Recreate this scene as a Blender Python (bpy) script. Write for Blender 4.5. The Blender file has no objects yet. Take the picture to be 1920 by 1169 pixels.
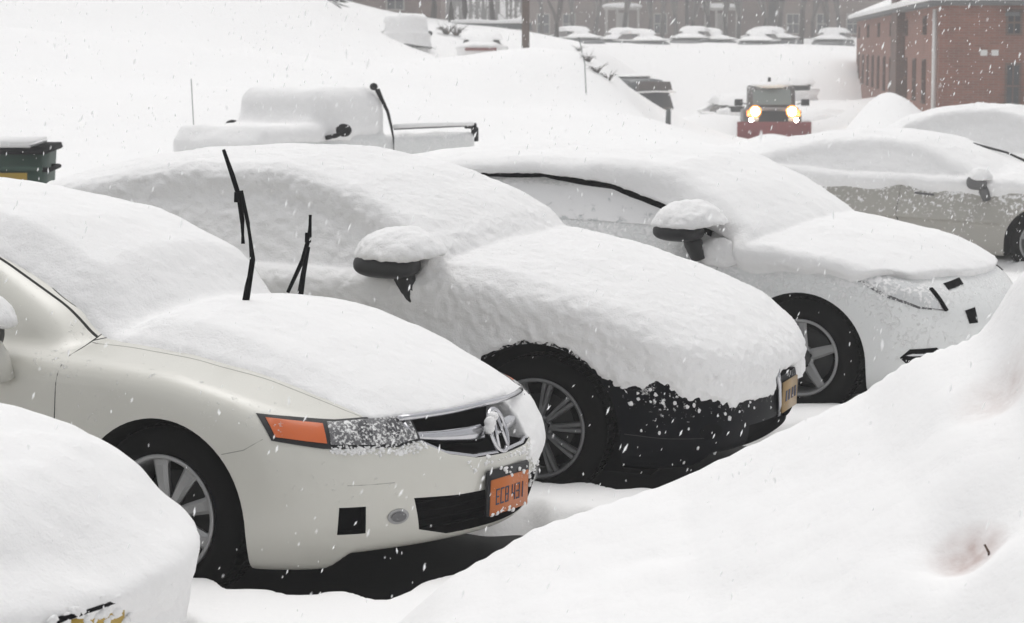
import bpy, bmesh, math, random
import numpy as np
from mathutils import Vector, Matrix
from mathutils.bvhtree import BVHTree
from mathutils.geometry import delaunay_2d_cdt
random.seed(7)
R = math.radians
scene = bpy.context.scene
COL = scene.collection

# ------------------------------------------------------------ camera, light
cam_d = bpy.data.cameras.new("camera")
cam = bpy.data.objects.new("camera", cam_d)
COL.objects.link(cam)
cam.location = (0, 0, 2.03)
cam.rotation_euler = (R(90 - 6.418), 0, 0)
cam_d.sensor_width = 36
cam_d.lens = 83.5
cam_d.clip_start = 0.05
cam_d.clip_end = 2000
cam_d.dof.use_dof = True
cam_d.dof.focus_distance = 9.8
cam_d.dof.aperture_fstop = 9.0
scene.camera = cam

world = bpy.data.worlds.new("World")
scene.world = world
world.use_nodes = True
wn = world.node_tree
sky = wn.nodes.new("ShaderNodeTexSky")
sky.sky_type = 'NISHITA'
sky.sun_disc = False
sky.sun_elevation = R(72)
sky.sun_rotation = R(-20)
sky.dust_density = 4.0
sky.air_density = 1.0
hsv = wn.nodes.new("ShaderNodeHueSaturation")      # snow cloud takes the blue out of the sky
hsv.inputs['Saturation'].default_value = 0.12
wn.links.new(sky.outputs[0], hsv.inputs['Color'])
bg = wn.nodes["Background"]
bg.inputs[1].default_value = 0.15
wn.links.new(hsv.outputs[0], bg.inputs[0])

sun_d = bpy.data.lights.new("sun", 'SUN')
sun_d.energy = 0.5
sun_d.angle = R(40)
sun_d.color = (1.0, 0.975, 0.94)
sun = bpy.data.objects.new("sun", sun_d)
COL.objects.link(sun)
# high soft light through the cloud, from over the left shoulder
sun.rotation_euler = (R(10), 0, R(160))
scene.view_settings.view_transform = 'Standard'
scene.view_settings.look = 'None'
scene.view_settings.gamma = 1
scene.view_settings.exposure = 0.06
scene.cycles.use_denoising = True
scene.cycles.max_bounces = 8
scene.cycles.diffuse_bounces = 5
scene.cycles.volume_bounces = 2
scene.cycles.sample_clamp_indirect = 6

# ------------------------------------------------------------ numpy tools
_rng = np.random.RandomState(11)
_T = _rng.rand(64, 64, 64).astype(np.float32)

def noise3(p, s=1.0, off=0.0):
    q = np.asarray(p, dtype=np.float64) * s + off
    i = np.floor(q).astype(int)
    f = q - i
    f = f * f * (3 - 2 * f)
    x0, y0, z0 = (i[..., k] & 63 for k in range(3))
    x1, y1, z1 = ((i[..., k] + 1) & 63 for k in range(3))
    fx, fy, fz = f[..., 0], f[..., 1], f[..., 2]
    a = _T[x0, y0, z0] * (1 - fx) + _T[x1, y0, z0] * fx
    b = _T[x0, y1, z0] * (1 - fx) + _T[x1, y1, z0] * fx
    c = _T[x0, y0, z1] * (1 - fx) + _T[x1, y0, z1] * fx
    d = _T[x0, y1, z1] * (1 - fx) + _T[x1, y1, z1] * fx
    return ((a * (1 - fy) + b * fy) * (1 - fz) + (c * (1 - fy) + d * fy) * fz) * 2 - 1

def fbm(p, s, octv=4, off=0.0):
    t = 0; a = 1.0; n = 0
    for k in range(octv):
        t = t + a * noise3(p, s * 2 ** k, off + 17.3 * k); n += a; a *= 0.5
    return t / n

def smax(a, b, k):
    h = np.clip(0.5 - 0.5 * (b - a) / k, 0, 1)
    return b * (1 - h) + a * h + k * h * (1 - h)
def smin(a, b, k):
    return -smax(-a, -b, k)
def sst(x, a, b):
    t = np.clip((x - a) / (b - a), 0, 1)
    return t * t * (3 - 2 * t)

def curve(pts, blur=0.06):
    xs = np.array([p[0] for p in pts], float); ys = np.array([p[1] for p in pts], float)
    X = np.arange(xs[0] - 0.5, xs[-1] + 0.5, 0.01)
    Y = np.interp(X, xs, ys)
    n = max(1, int(blur / 0.01))
    k = np.exp(-0.5 * (np.arange(-3 * n, 3 * n + 1) / n) ** 2); k /= k.sum()
    Yp = np.pad(Y, 3 * n, mode='edge')
    Y = np.convolve(Yp, k, mode='valid')
    return lambda x: np.interp(x, X, Y)

def surface_nets(fn, lo, hi, h):
    ax = [np.arange(lo[k], hi[k] + h, h) for k in range(3)]
    V = fn(ax[0][:, None, None], ax[1][None, :, None], ax[2][None, None, :]).astype(np.float32)
    V = np.broadcast_to(V, (len(ax[0]), len(ax[1]), len(ax[2])))
    V = np.where(np.abs(V) < 1e-6, 1e-6, V)
    S = V < 0
    nx, ny, nz = V.shape
    c = np.zeros((nx - 1, ny - 1, nz - 1), np.int8)
    for i in (0, 1):
        for j in (0, 1):
            for k in (0, 1):
                c += S[i:nx - 1 + i, j:ny - 1 + j, k:nz - 1 + k]
    act = (c > 0) & (c < 8)
    idx = np.argwhere(act)
    ids = -np.ones(act.shape, np.int64); ids[act] = np.arange(len(idx))
    acc = np.zeros((len(idx), 3)); cnt = np.zeros(len(idx))
    corners = [(i, j, k) for i in (0, 1) for j in (0, 1) for k in (0, 1)]
    cv = {co: V[idx[:, 0] + co[0], idx[:, 1] + co[1], idx[:, 2] + co[2]] for co in corners}
    for a in corners:
        for d in range(3):
            if a[d] == 0:
                b = list(a); b[d] = 1; b = tuple(b)
                va, vb = cv[a], cv[b]
                m = (va < 0) != (vb < 0)
                t = np.where(m, va / np.where(m, va - vb, 1), 0)
                p = np.array(a, float)[None, :].repeat(len(idx), 0)
                p[:, d] += t
                acc[m] += p[m]; cnt[m] += 1
    pos = (idx + acc / cnt[:, None]) * h + np.array(lo)
    faces = []
    for d in range(3):
        sl0 = [slice(1, n - 1) for n in (nx, ny, nz)]
        sl0[d] = slice(0, (nx, ny, nz)[d] - 1)
        sl1 = list(sl0); sl1[d] = slice(1, (nx, ny, nz)[d])
        a = S[tuple(sl0)]; b = S[tuple(sl1)]
        e = np.argwhere(a != b)
        inside = a[tuple(e.T)]
        g = e + np.array([s.start for s in sl0])
        u, v = (d + 1) % 3, (d + 2) % 3
        q = []
        for du, dv in ((0, 0), (-1, 0), (-1, -1), (0, -1)):
            w = g.copy(); w[:, u] += du; w[:, v] += dv
            q.append(ids[tuple(w.T)])
        q = np.stack(q, 1)
        q[~inside] = q[~inside][:, ::-1]
        faces.append(q)
    faces = np.concatenate(faces)
    a, b, c_ = pos[faces[:, 0]], pos[faces[:, 1]], pos[faces[:, 2]]
    if np.sum(a * np.cross(b, c_)) < 0: faces = faces[:, ::-1].copy()
    return pos, faces

def np_mesh(name, verts, faces, smooth=True):
    me = bpy.data.meshes.new(name)
    me.vertices.add(len(verts)); me.vertices.foreach_set('co', np.asarray(verts, np.float32).ravel())
    n = faces.shape[1]
    me.loops.add(faces.size); me.loops.foreach_set('vertex_index', faces.astype(np.int32).ravel())
    me.polygons.add(len(faces))
    me.polygons.foreach_set('loop_start', np.arange(0, faces.size, n, dtype=np.int32))
    me.polygons.foreach_set('loop_total', np.full(len(faces), n, np.int32))
    me.polygons.foreach_set('use_smooth', np.full(len(faces), smooth, bool))
    me.update(); me.validate()
    return me

def vnormals(pos, faces):
    a, b, c, d = (pos[faces[:, k]] for k in range(4))
    n = np.cross(c - a, d - b)
    N = np.zeros_like(pos)
    for k in range(4):
        for j in range(3):
            N[:, j] += np.bincount(faces[:, k], n[:, j], len(pos))
    return N / (np.linalg.norm(N, axis=1)[:, None] + 1e-9)

# ------------------------------------------------------------ object tools
def tag(o, label=None, cat=None, group=None, kind=None):
    if label: o['label'] = label
    if cat: o['category'] = cat
    if group: o['group'] = group
    if kind: o['kind'] = kind
    return o

def link(name, me, mat=None, parent=None):
    o = bpy.data.objects.new(name, me)
    COL.objects.link(o)
    if mat is not None:
        for m in (mat if isinstance(mat, (list, tuple)) else [mat]): me.materials.append(m)
    if parent: o.parent = parent
    return o

def empty(name, loc=(0, 0, 0), rot=(0, 0, 0)):
    o = bpy.data.objects.new(name, None)
    COL.objects.link(o); o.location = loc; o.rotation_euler = rot
    o.empty_display_size = 0.2
    return o

def copy_tree(o, parent=None):
    kids = [c for c in bpy.data.objects if c.parent is o]
    c = o.copy(); COL.objects.link(c)
    if parent: c.parent = parent
    for k in kids: copy_tree(k, c)
    return c

class MB:
    """collects simple shapes into one mesh"""
    def __init__(s): s.v = []; s.f = []; s.sm = []
    def add(s, vs, fs, smooth=False):
        n = len(s.v); s.v += [tuple(v) for v in vs]
        s.f += [tuple(i + n for i in f) for f in fs]; s.sm += [smooth] * len(fs)
    def box(s, lo, hi, M=None):
        vs = [Vector((x, y, z)) for x in (lo[0], hi[0]) for y in (lo[1], hi[1]) for z in (lo[2], hi[2])]
        if M: vs = [M @ v for v in vs]
        s.add(vs, [(0, 1, 3, 2), (4, 6, 7, 5), (0, 4, 5, 1), (2, 3, 7, 6), (0, 2, 6, 4), (1, 5, 7, 3)])
    def prism(s, pts, y0, y1, axis='y'):
        n = len(pts)
        def P(a, b, t): return (a, t, b) if axis == 'y' else ((t, a, b) if axis == 'x' else (a, b, t))
        vs = [P(a, b, y0) for a, b in pts] + [P(a, b, y1) for a, b in pts]
        s.add(vs, [tuple(range(n)), tuple(range(2 * n - 1, n - 1, -1))] + [(i, i + n, (i + 1) % n + n, (i + 1) % n) for i in range(n)])
    def tube(s, pts, rad, n=8, cap=True, flat=1.0):
        pts = [Vector(p) for p in pts]
        rad = rad if isinstance(rad, (list, tuple)) else [rad] * len(pts)
        vs = []; fs = []
        up = Vector((0, 0, 1))
        for i, p in enumerate(pts):
            t = (pts[min(i + 1, len(pts) - 1)] - pts[max(i - 1, 0)]).normalized()
            a = t.cross(up)
            if a.length < 0.1: a = t.cross(Vector((0, 1, 0)))
            a.normalize(); b = t.cross(a).normalized()
            for k in range(n):
                an = 2 * math.pi * k / n
                vs.append(p + (a * math.cos(an) + b * math.sin(an) * flat) * rad[i])
        for i in range(len(pts) - 1):
            for k in range(n):
                fs.append((i * n + k, i * n + (k + 1) % n, (i + 1) * n + (k + 1) % n, (i + 1) * n + k))
        if cap:
            fs.append(tuple(range(n - 1, -1, -1))); fs.append(tuple((len(pts) - 1) * n + k for k in range(n)))
        s.add(vs, fs, True)
    def lathe(s, prof, n=48, c=(0, 0, 0), axis='y', closed=False):
        vs = []; fs = []; m = len(prof)
        for k in range(n):
            a = 2 * math.pi * k / n
            for r, t in prof:
                if axis == 'y': vs.append((c[0] + r * math.cos(a), c[1] + t, c[2] + r * math.sin(a)))
                elif axis == 'z': vs.append((c[0] + r * math.cos(a), c[1] + r * math.sin(a), c[2] + t))
                else: vs.append((c[0] + t, c[1] + r * math.cos(a), c[2] + r * math.sin(a)))
        mm = m if closed else m - 1
        for k in range(n):
            for j in range(mm):
                fs.append((k * m + j, k * m + (j + 1) % m, ((k + 1) % n) * m + (j + 1) % m, ((k + 1) % n) * m + j))
        s.add(vs, fs, True)
    def blob(s, c, r, n=8, m=6, jit=0.0):
        vs = []; fs = []
        for j in range(1, m):
            th = math.pi * j / m
            for k in range(n):
                ph = 2 * math.pi * k / n
                q = 1 + random.uniform(-jit, jit)
                vs.append((c[0] + r[0] * q * math.sin(th) * math.cos(ph), c[1] + r[1] * q * math.sin(th) * math.sin(ph), c[2] + r[2] * q * math.cos(th)))
        vs.append((c[0], c[1], c[2] + r[2])); vs.append((c[0], c[1], c[2] - r[2]))
        T_, B_ = len(vs) - 2, len(vs) - 1
        for j in range(m - 2):
            for k in range(n):
                fs.append((j * n + k, (j + 1) * n + k, (j + 1) * n + (k + 1) % n, j * n + (k + 1) % n))
        for k in range(n):
            fs.append((T_, k, (k + 1) % n)); fs.append((B_, (m - 2) * n + (k + 1) % n, (m - 2) * n + k))
        s.add(vs, fs, True)
    def build(s, name, mat, parent=None, bevel=0.0, seg=2):
        me = bpy.data.meshes.new(name)
        me.from_pydata([tuple(v) for v in s.v], [], s.f)
        me.polygons.foreach_set('use_smooth', s.sm)
        if bevel > 0:
            bm = bmesh.new(); bm.from_mesh(me)
            ed = [e for e in bm.edges if len(e.link_faces) == 2 and e.calc_face_angle(0) > 0.6]
            bmesh.ops.bevel(bm, geom=ed, offset=bevel, segments=seg, affect='EDGES', clamp_overlap=True)
            for f in bm.faces: f.smooth = True
            bm.normal_update(); bm.to_mesh(me); bm.free()
        else:
            bm = bmesh.new(); bm.from_mesh(me)
            bmesh.ops.recalc_face_normals(bm, faces=bm.faces); bm.to_mesh(me); bm.free()
        me.update()
        return link(name, me, mat, parent)

def boolean_cut(o, cutter_mb, mat_in):
    """cut the cutter's shape out of o; the new walls take mat_in"""
    o.data.materials.append(mat_in)
    c = cutter_mb.build('cutter', mat_in, o.parent)
    mod = o.modifiers.new('cut', 'BOOLEAN')
    mod.object = c; mod.operation = 'DIFFERENCE'; mod.solver = 'EXACT'; mod.material_mode = 'TRANSFER'
    dg = bpy.context.evaluated_depsgraph_get(); dg.update()
    me = bpy.data.meshes.new_from_object(o.evaluated_get(dg))
    o.modifiers.clear(); old = o.data; o.data = me
    bpy.data.objects.remove(c); 
    me.name = old.name
    bm = bmesh.new(); bm.from_mesh(me)
    for e in bm.edges:
        e.smooth = not (len(e.link_faces) == 2 and (e.calc_face_angle(0) > 0.7))
    bm.to_mesh(me); bm.free()

def patch(bvh, outline, frame, name, mat, parent, off=0.004, skirt=0.012, step=0.03, bulge=0.0):
    """a thin moulded piece that lies on the body: outline in the 2D frame (origin, u, v, direction of projection)"""
    o, u, v, d = (Vector(q) for q in frame)
    pts = []
    n = len(outline)
    for i in range(n):
        a = Vector(outline[i]); b = Vector(outline[(i + 1) % n])
        k = max(1, int((b - a).length / step))
        pts += [a.lerp(b, t / k) for t in range(k)]
    nb = len(pts)
    xs = [p[0] for p in pts]; ys = [p[1] for p in pts]
    inner = []
    def inside(x, y):
        c = False
        for i in range(nb):
            a, b = pts[i], pts[(i + 1) % nb]
            if (a[1] > y) != (b[1] > y) and x < (b[0] - a[0]) * (y - a[1]) / (b[1] - a[1]) + a[0]: c = not c
        return c
    x = min(xs) + step / 2
    while x < max(xs):
        y = min(ys) + step / 2
        while y < max(ys):
            if inside(x, y) and min((p - Vector((x, y))).length for p in pts) > step * 0.45: inner.append(Vector((x, y)))
            y += step
        x += step
    allp = pts + inner
    vs, es, fs, ov, oe, of = delaunay_2d_cdt(allp, [(i, (i + 1) % nb) for i in range(nb)], [], 1, 1e-5)
    V3 = []
    for p in vs:
        src = o + u * p[0] + v * p[1] - d * 1.0
        loc, nr, _, _ = bvh.ray_cast(src, d)
        if loc is None:
            loc, nr, _, _ = bvh.find_nearest(src + d * 1.0)
        if nr.dot(d) > 0: nr = -nr
        e = min((p - q).length for q in pts[:nb]) if bulge else 0
        V3.append(loc + nr * (off + bulge * min(1, e / 0.04)))
    m = MB()
    m.add(V3, [tuple(f) for f in fs], True)
    me = bpy.data.meshes.new(name); me.from_pydata([tuple(q) for q in V3], [], [tuple(f) for f in fs])
    bm = bmesh.new(); bm.from_mesh(me)
    for f in bm.faces:
        f.normal_update()
        f.smooth = True
    if sum(f.normal.dot(d) for f in bm.faces) > 0: bmesh.ops.reverse_faces(bm, faces=bm.faces)
    be = [e for e in bm.edges if len(e.link_faces) == 1]
    r = bmesh.ops.extrude_edge_only(bm, edges=be)
    for g in r['geom']:
        if isinstance(g, bmesh.types.BMVert): g.co += d * skirt
    for e in be: e.smooth = False
    bm.normal_update(); bm.to_mesh(me); bm.free()
    return link(name, me, mat, parent)

def seam(bvh, pts, d, name, mat, parent, w=0.004, off=0.0015):
    """a narrow gap line following the body"""
    d = Vector(d)
    P3 = []
    pts = [Vector(p) for p in pts]
    for a, b in zip(pts[:-1], pts[1:]):
        k = max(1, int((b - a).length / 0.03))
        P3 += [a.lerp(b, t / k) for t in range(k)]
    P3.append(pts[-1])
    out = []
    for p in P3:
        loc, nr, _, _ = bvh.ray_cast(p - d * 0.6, d)
        if loc is None: loc, nr, _, _ = bvh.find_nearest(p)
        out.append((loc, nr))
    vs = []; fs = []
    for i, (p, nr) in enumerate(out):
        t = (out[min(i + 1, len(out) - 1)][0] - out[max(i - 1, 0)][0]).normalized()
        s_ = nr.cross(t).normalized()
        vs += [p - s_ * w - nr * 0.002, p + nr * off, p + s_ * w - nr * 0.002]
    for i in range(len(out) - 1):
        fs += [(3 * i, 3 * i + 1, 3 * i + 4, 3 * i + 3), (3 * i + 1, 3 * i + 2, 3 * i + 5, 3 * i + 4)]
    m = MB(); m.add(vs, fs, True)
    return m.build(name, mat, parent)

# ------------------------------------------------------------ materials
def mat_new(name):
    m = bpy.data.materials.new(name); m.use_nodes = True
    nt = m.node_tree
    return m, nt, nt.nodes["Principled BSDF"]

def simple(name, col, rough=0.6, metal=0.0, emit=None, strength=0, coat=0.0, var=0.0, vs=8.0, spec=0.5):
    m, nt, b = mat_new(name)
    b.inputs['Specular IOR Level'].default_value = spec
    b.inputs['Base Color'].default_value = (*col, 1)
    b.inputs['Roughness'].default_value = rough
    b.inputs['Metallic'].default_value = metal
    b.inputs['Coat Weight'].default_value = coat
    b.inputs['Coat Roughness'].default_value = 0.15
    if emit:
        b.inputs['Emission Color'].default_value = (*emit, 1); b.inputs['Emission Strength'].default_value = strength
    if var:
        tc = nt.nodes.new('ShaderNodeTexCoord'); n = nt.nodes.new('ShaderNodeTexNoise')
        n.inputs['Scale'].default_value = vs; n.inputs['Detail'].default_value = 6
        nt.links.new(tc.outputs['Object'], n.inputs['Vector'])
        mp = nt.nodes.new('ShaderNodeMapRange'); mp.inputs[3].default_value = 1 - var; mp.inputs[4].default_value = 1 + var
        nt.links.new(n.outputs['Fac'], mp.inputs[0])
        mx = nt.nodes.new('ShaderNodeVectorMath'); mx.operation = 'SCALE'; mx.inputs[0].default_value = col
        nt.links.new(mp.outputs[0], mx.inputs['Scale']); nt.links.new(mx.outputs[0], b.inputs['Base Color'])
    return m

SNOW_C = (0.86, 0.855, 0.85)
def snow_mat(name, bump=0.35, scale=1.0, fine=1.0, dist=0.01):
    m, nt, b = mat_new(name)
    b.inputs['Roughness'].default_value = 0.85
    b.inputs['Specular IOR Level'].default_value = 0.25
    tc = nt.nodes.new('ShaderNodeTexCoord')
    n1 = nt.nodes.new('ShaderNodeTexNoise'); n1.inputs['Scale'].default_value = 9 * scale; n1.inputs['Detail'].default_value = 8; n1.inputs['Roughness'].default_value = 0.62
    n2 = nt.nodes.new('ShaderNodeTexNoise'); n2.inputs['Scale'].default_value = 85 * scale; n2.inputs['Detail'].default_value = 5
    for n in (n1, n2): nt.links.new(tc.outputs['Object'], n.inputs['Vector'])
    b1 = nt.nodes.new('ShaderNodeBump'); b1.inputs['Strength'].default_value = bump; b1.inputs['Distance'].default_value = dist * 3
    b2 = nt.nodes.new('ShaderNodeBump'); b2.inputs['Strength'].default_value = bump * fine; b2.inputs['Distance'].default_value = dist * 0.5
    nt.links.new(n1.outputs['Fac'], b1.inputs['Height']); nt.links.new(n2.outputs['Fac'], b2.inputs['Height'])
    nt.links.new(b1.outputs[0], b2.inputs['Normal']); nt.links.new(b2.outputs[0], b.inputs['Normal'])
    cr = nt.nodes.new('ShaderNodeMapRange'); cr.inputs[3].default_value = 0.965; cr.inputs[4].default_value = 1.02
    n3 = nt.nodes.new('ShaderNodeTexNoise'); n3.inputs['Scale'].default_value = 2.2 * scale; n3.inputs['Detail'].default_value = 4
    nt.links.new(tc.outputs['Object'], n3.inputs['Vector']); nt.links.new(n3.outputs['Fac'], cr.inputs[0])
    mx = nt.nodes.new('ShaderNodeVectorMath'); mx.operation = 'SCALE'; mx.inputs[0].default_value = SNOW_C
    nt.links.new(cr.outputs[0], mx.inputs['Scale']); nt.links.new(mx.outputs[0], b.inputs['Base Color'])
    return m

def dusted(name, col, rough, zlo, zhi, amount=0.5, fleck=0.5, coat=0.6, metal=0.0, fs=45.0, grime=0.0, spec=0.5):
    """paint or rubber with clinging snow: more of it towards height zhi (object space), flecks everywhere"""
    m, nt, b = mat_new(name)
    tc = nt.nodes.new('ShaderNodeTexCoord')
    sp = nt.nodes.new('ShaderNodeSeparateXYZ'); nt.links.new(tc.outputs['Object'], sp.inputs[0])
    mr = nt.nodes.new('ShaderNodeMapRange'); mr.inputs[1].default_value = zlo; mr.inputs[2].default_value = zhi
    mr.inputs[3].default_value = 0; mr.inputs[4].default_value = amount
    nt.links.new(sp.outputs['Z'], mr.inputs[0])
    n = nt.nodes.new('ShaderNodeTexNoise'); n.inputs['Scale'].default_value = fs; n.inputs['Detail'].default_value = 6; n.inputs['Roughness'].default_value = 0.65
    n0 = nt.nodes.new('ShaderNodeTexNoise'); n0.inputs['Scale'].default_value = 5; n0.inputs['Detail'].default_value = 3
    nt.links.new(tc.outputs['Object'], n.inputs['Vector']); nt.links.new(tc.outputs['Object'], n0.inputs['Vector'])
    ad = nt.nodes.new('ShaderNodeMath'); ad.operation = 'ADD'
    nt.links.new(n.outputs['Fac'], ad.inputs[0]); nt.links.new(mr.outputs[0], ad.inputs[1])
    a2 = nt.nodes.new('ShaderNodeMath'); a2.operation = 'MULTIPLY_ADD'; a2.inputs[1].default_value = 0.35
    nt.links.new(n0.outputs['Fac'], a2.inputs[0]); nt.links.new(ad.outputs[0], a2.inputs[2])
    th = nt.nodes.new('ShaderNodeMapRange'); th.inputs[1].default_value = 0.90 - 0.12 * fleck; th.inputs[2].default_value = 0.99 - 0.12 * fleck
    nt.links.new(a2.outputs[0], th.inputs[0])
    mix = nt.nodes.new('ShaderNodeMix'); mix.data_type = 'RGBA'
    mix.inputs[6].default_value = (*col, 1); mix.inputs[7].default_value = (*SNOW_C, 1)
    if grime:
        g = nt.nodes.new('ShaderNodeMix'); g.data_type = 'RGBA'; g.inputs[6].default_value = (*col, 1); g.inputs[7].default_value = tuple(c * (1 - grime) for c in col) + (1,)
        nt.links.new(n0.outputs['Fac'], g.inputs[0]); nt.links.new(g.outputs[2], mix.inputs[6])
    nt.links.new(th.outputs[0], mix.inputs[0]); nt.links.new(mix.outputs[2], b.inputs['Base Color'])
    rr = nt.nodes.new('ShaderNodeMapRange'); rr.inputs[3].default_value = rough; rr.inputs[4].default_value = 0.9
    nt.links.new(th.outputs[0], rr.inputs[0]); nt.links.new(rr.outputs[0], b.inputs['Roughness'])
    cc = nt.nodes.new('ShaderNodeMapRange'); cc.inputs[3].default_value = coat; cc.inputs[4].default_value = 0
    nt.links.new(th.outputs[0], cc.inputs[0]); nt.links.new(cc.outputs[0], b.inputs['Coat Weight'])
    b.inputs['Coat Roughness'].default_value = 0.12
    b.inputs['Metallic'].default_value = metal
    b.inputs['Specular IOR Level'].default_value = spec
    bp = nt.nodes.new('ShaderNodeBump'); bp.inputs['Strength'].default_value = 0.6; bp.inputs['Distance'].default_value = 0.006
    nt.links.new(th.outputs[0], bp.inputs['Height']); nt.links.new(bp.outputs[0], b.inputs['Normal'])
    return m

M = {}
M['snow'] = snow_mat('snow', 0.30)
M['snow_car'] = snow_mat('snow_car', 0.42, 1.3)
M['snow_rough'] = snow_mat('snow_rough', 0.5, 1.7, 1.2, 0.010)
M['snow_far'] = snow_mat('snow_far', 0.3, 0.25)
M['cream'] = dusted('cream_paint', (0.61, 0.60, 0.545), 0.38, 0.2, 1.2, 0.06, 0.36, 0.5)
M['white'] = dusted('white_paint', (0.76, 0.77, 0.76), 0.4, 0.2, 1.1, 0.22, 0.6, 0.4)
M['black_paint'] = dusted('black_paint', (0.0035, 0.004, 0.006), 0.45, 0.30, 0.74, 0.24, 0.1, 0.0, spec=.05)
M['tan'] = dusted('tan_paint', (0.37, 0.355, 0.32), 0.5, 0.35, 0.95, 0.24, 0.5, 0.2, fs=26)
M['tyre'] = dusted('tyre_rubber', (0.004, 0.004, 0.004), 0.9, 0, 1, 0.0, 0.05, 0.0, spec=.08)
M['well'] = dusted('wheel_well', (0.004, 0.004, 0.004), 0.9, 0, 1, 0.0, -0.1, 0.0, spec=.1)
M['alloy'] = simple('alloy', (0.34, 0.34, 0.34), 0.42, 0.5, var=0.15)
M['alloy_dark'] = simple('alloy_dark', (0.17, 0.172, 0.175), 0.4, 0.5, var=0.2)
M['disc'] = simple('brake_disc', (0.05, 0.05, 0.05), 0.6, 0.4)
M['black'] = simple('black_plastic', (0.012, 0.012, 0.013), 0.5)
M['dull'] = simple('dull_black', (0.004, 0.004, 0.005), 0.95, spec=.1)
M['gap'] = simple('panel_gap', (0.03, 0.03, 0.028), 0.9)
M['gapl'] = simple('panel_gap_light', (0.25, 0.25, 0.22), 0.8)
M['chrome'] = simple('chrome', (0.55, 0.55, 0.57), 0.18, 1.0)
M['glass'] = simple('dark_glass', (0.02, 0.024, 0.026), 0.12, 0, coat=0.5)
M['amber'] = dusted('amber_lens', (0.60, 0.12, 0.02), 0.3, 0.55, 0.8, 0.03, 0.35, 0.6, fs=60)
M['lens'] = dusted('clear_lens', (0.11, 0.11, 0.115), 0.3, 0.3, 0.9, 0.20, 0.9, 0.4, fs=75)
M['asphalt'] = simple('asphalt', (0.011, 0.011, 0.011), 0.95, var=0.35, vs=30)

# ------------------------------------------------------------ cars
BASE = dict(W=0.92, crown=0.10, plan=0.16, k_ns=0.20, rear=-3.72,
            top=[(-3.8, .86), (-3.6, .96), (-3.2, 1.0), (-2.0, .95), (-.6, .97), (-.3, .975), (0, .955), (.3, .90), (.6, .80), (.8, .72), (.9, .66), (1.0, .60)],
            nose=[(.0, .80), (.2, .86), (.27, .905), (.35, .93), (.5, .955), (.6, .94), (.7, .90), (.8, .84)],
            roof=[(-3.8, .2), (-3.5, .88), (-3.3, 1.02), (-2.9, 1.24), (-2.5, 1.37), (-2.0, 1.43), (-1.6, 1.44), (-1.25, 1.39), (-.85, 1.20), (-.42, .94), (-.2, .78), (.1, .2)],
            half=.80, tumble=.42, belt=.93, sill=.19, ground=0.0)

def car_field(p):
    top = curve(p['top'], .05); nose = curve(p['nose'], .03); roof = curve(p['roof'], .05)
    def f(X, Y, Z):
        ay = np.abs(Y)
        T = top(X) - p['crown'] * (ay / .8) ** 2.2
        W = p['W'] - .035 * np.clip((Z - .55) / .45, 0, 1.3) ** 2 - .05 * np.clip((.45 - Z) / .3, 0, 1) ** 2
        tap = .09 * np.clip((X - .15) / .75, 0, 1.2) ** 2 + .10 * np.clip((-2.9 - X) / .8, 0, 1.2) ** 2
        side = ay - W + tap
        ns = X - (nose(Z) - p['plan'] * (ay / .75) ** p.get('pexp', 2.5))
        tl = -(X - (p['rear'] + .14 * (ay / .75) ** 2.5 + .06 * np.clip((Z - .6) / .4, 0, 1) ** 2))
        a = smax(ns, side, p['k_ns'])
        a = smax(a, tl, .12)
        a = smax(a, Z - T, p.get('k_top', .09))
        a = smax(a, p['sill'] - .02 + .055 * sst(.70 - ay, -.03, .03) * sst(X, .3, .6) + .02 * np.clip((X - .4) / .5, 0, 1) - Z, .04)
        Xs = X + .15 * (ay / .7) ** 2 * np.tanh((X + 1.9) / .6)
        gt = Z - roof(Xs) + .05 * (ay / .6) ** 2
        gs = ay - (p['half'] - p['tumble'] * (Z - p['belt']))
        g = smax(gt, gs, .07)
        g = smax(g, .5 - Z, .02)
        return smin(a, g, .045)
    return f

def mirror_field(p):
    mx, my, mz = p.get('mirror', (-.68, 1.0, .99)); r = p.get('mir_r', (.10, .13, .075))
    def f(X, Y, Z):
        q = ((np.abs((X - mx) / r[0])) ** 2.6 + (np.abs((np.abs(Y) - my) / r[1])) ** 2.6 + (np.abs((Z - mz) / r[2])) ** 2.6) ** (1 / 2.6)
        return (q - 1) * min(r)
    return f

def arch_field(X, Y, Z, r=.375, wb=2.70):
    d1 = np.sqrt(X ** 2 + (Z - .32) ** 2); d2 = np.sqrt((X + wb) ** 2 + (Z - .32) ** 2)
    return np.maximum(r - np.minimum(d1, d2) + 0 * Y, 0 * X) * np.where(np.abs(Y) > .55, 1, 0) + 0 * X

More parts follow.
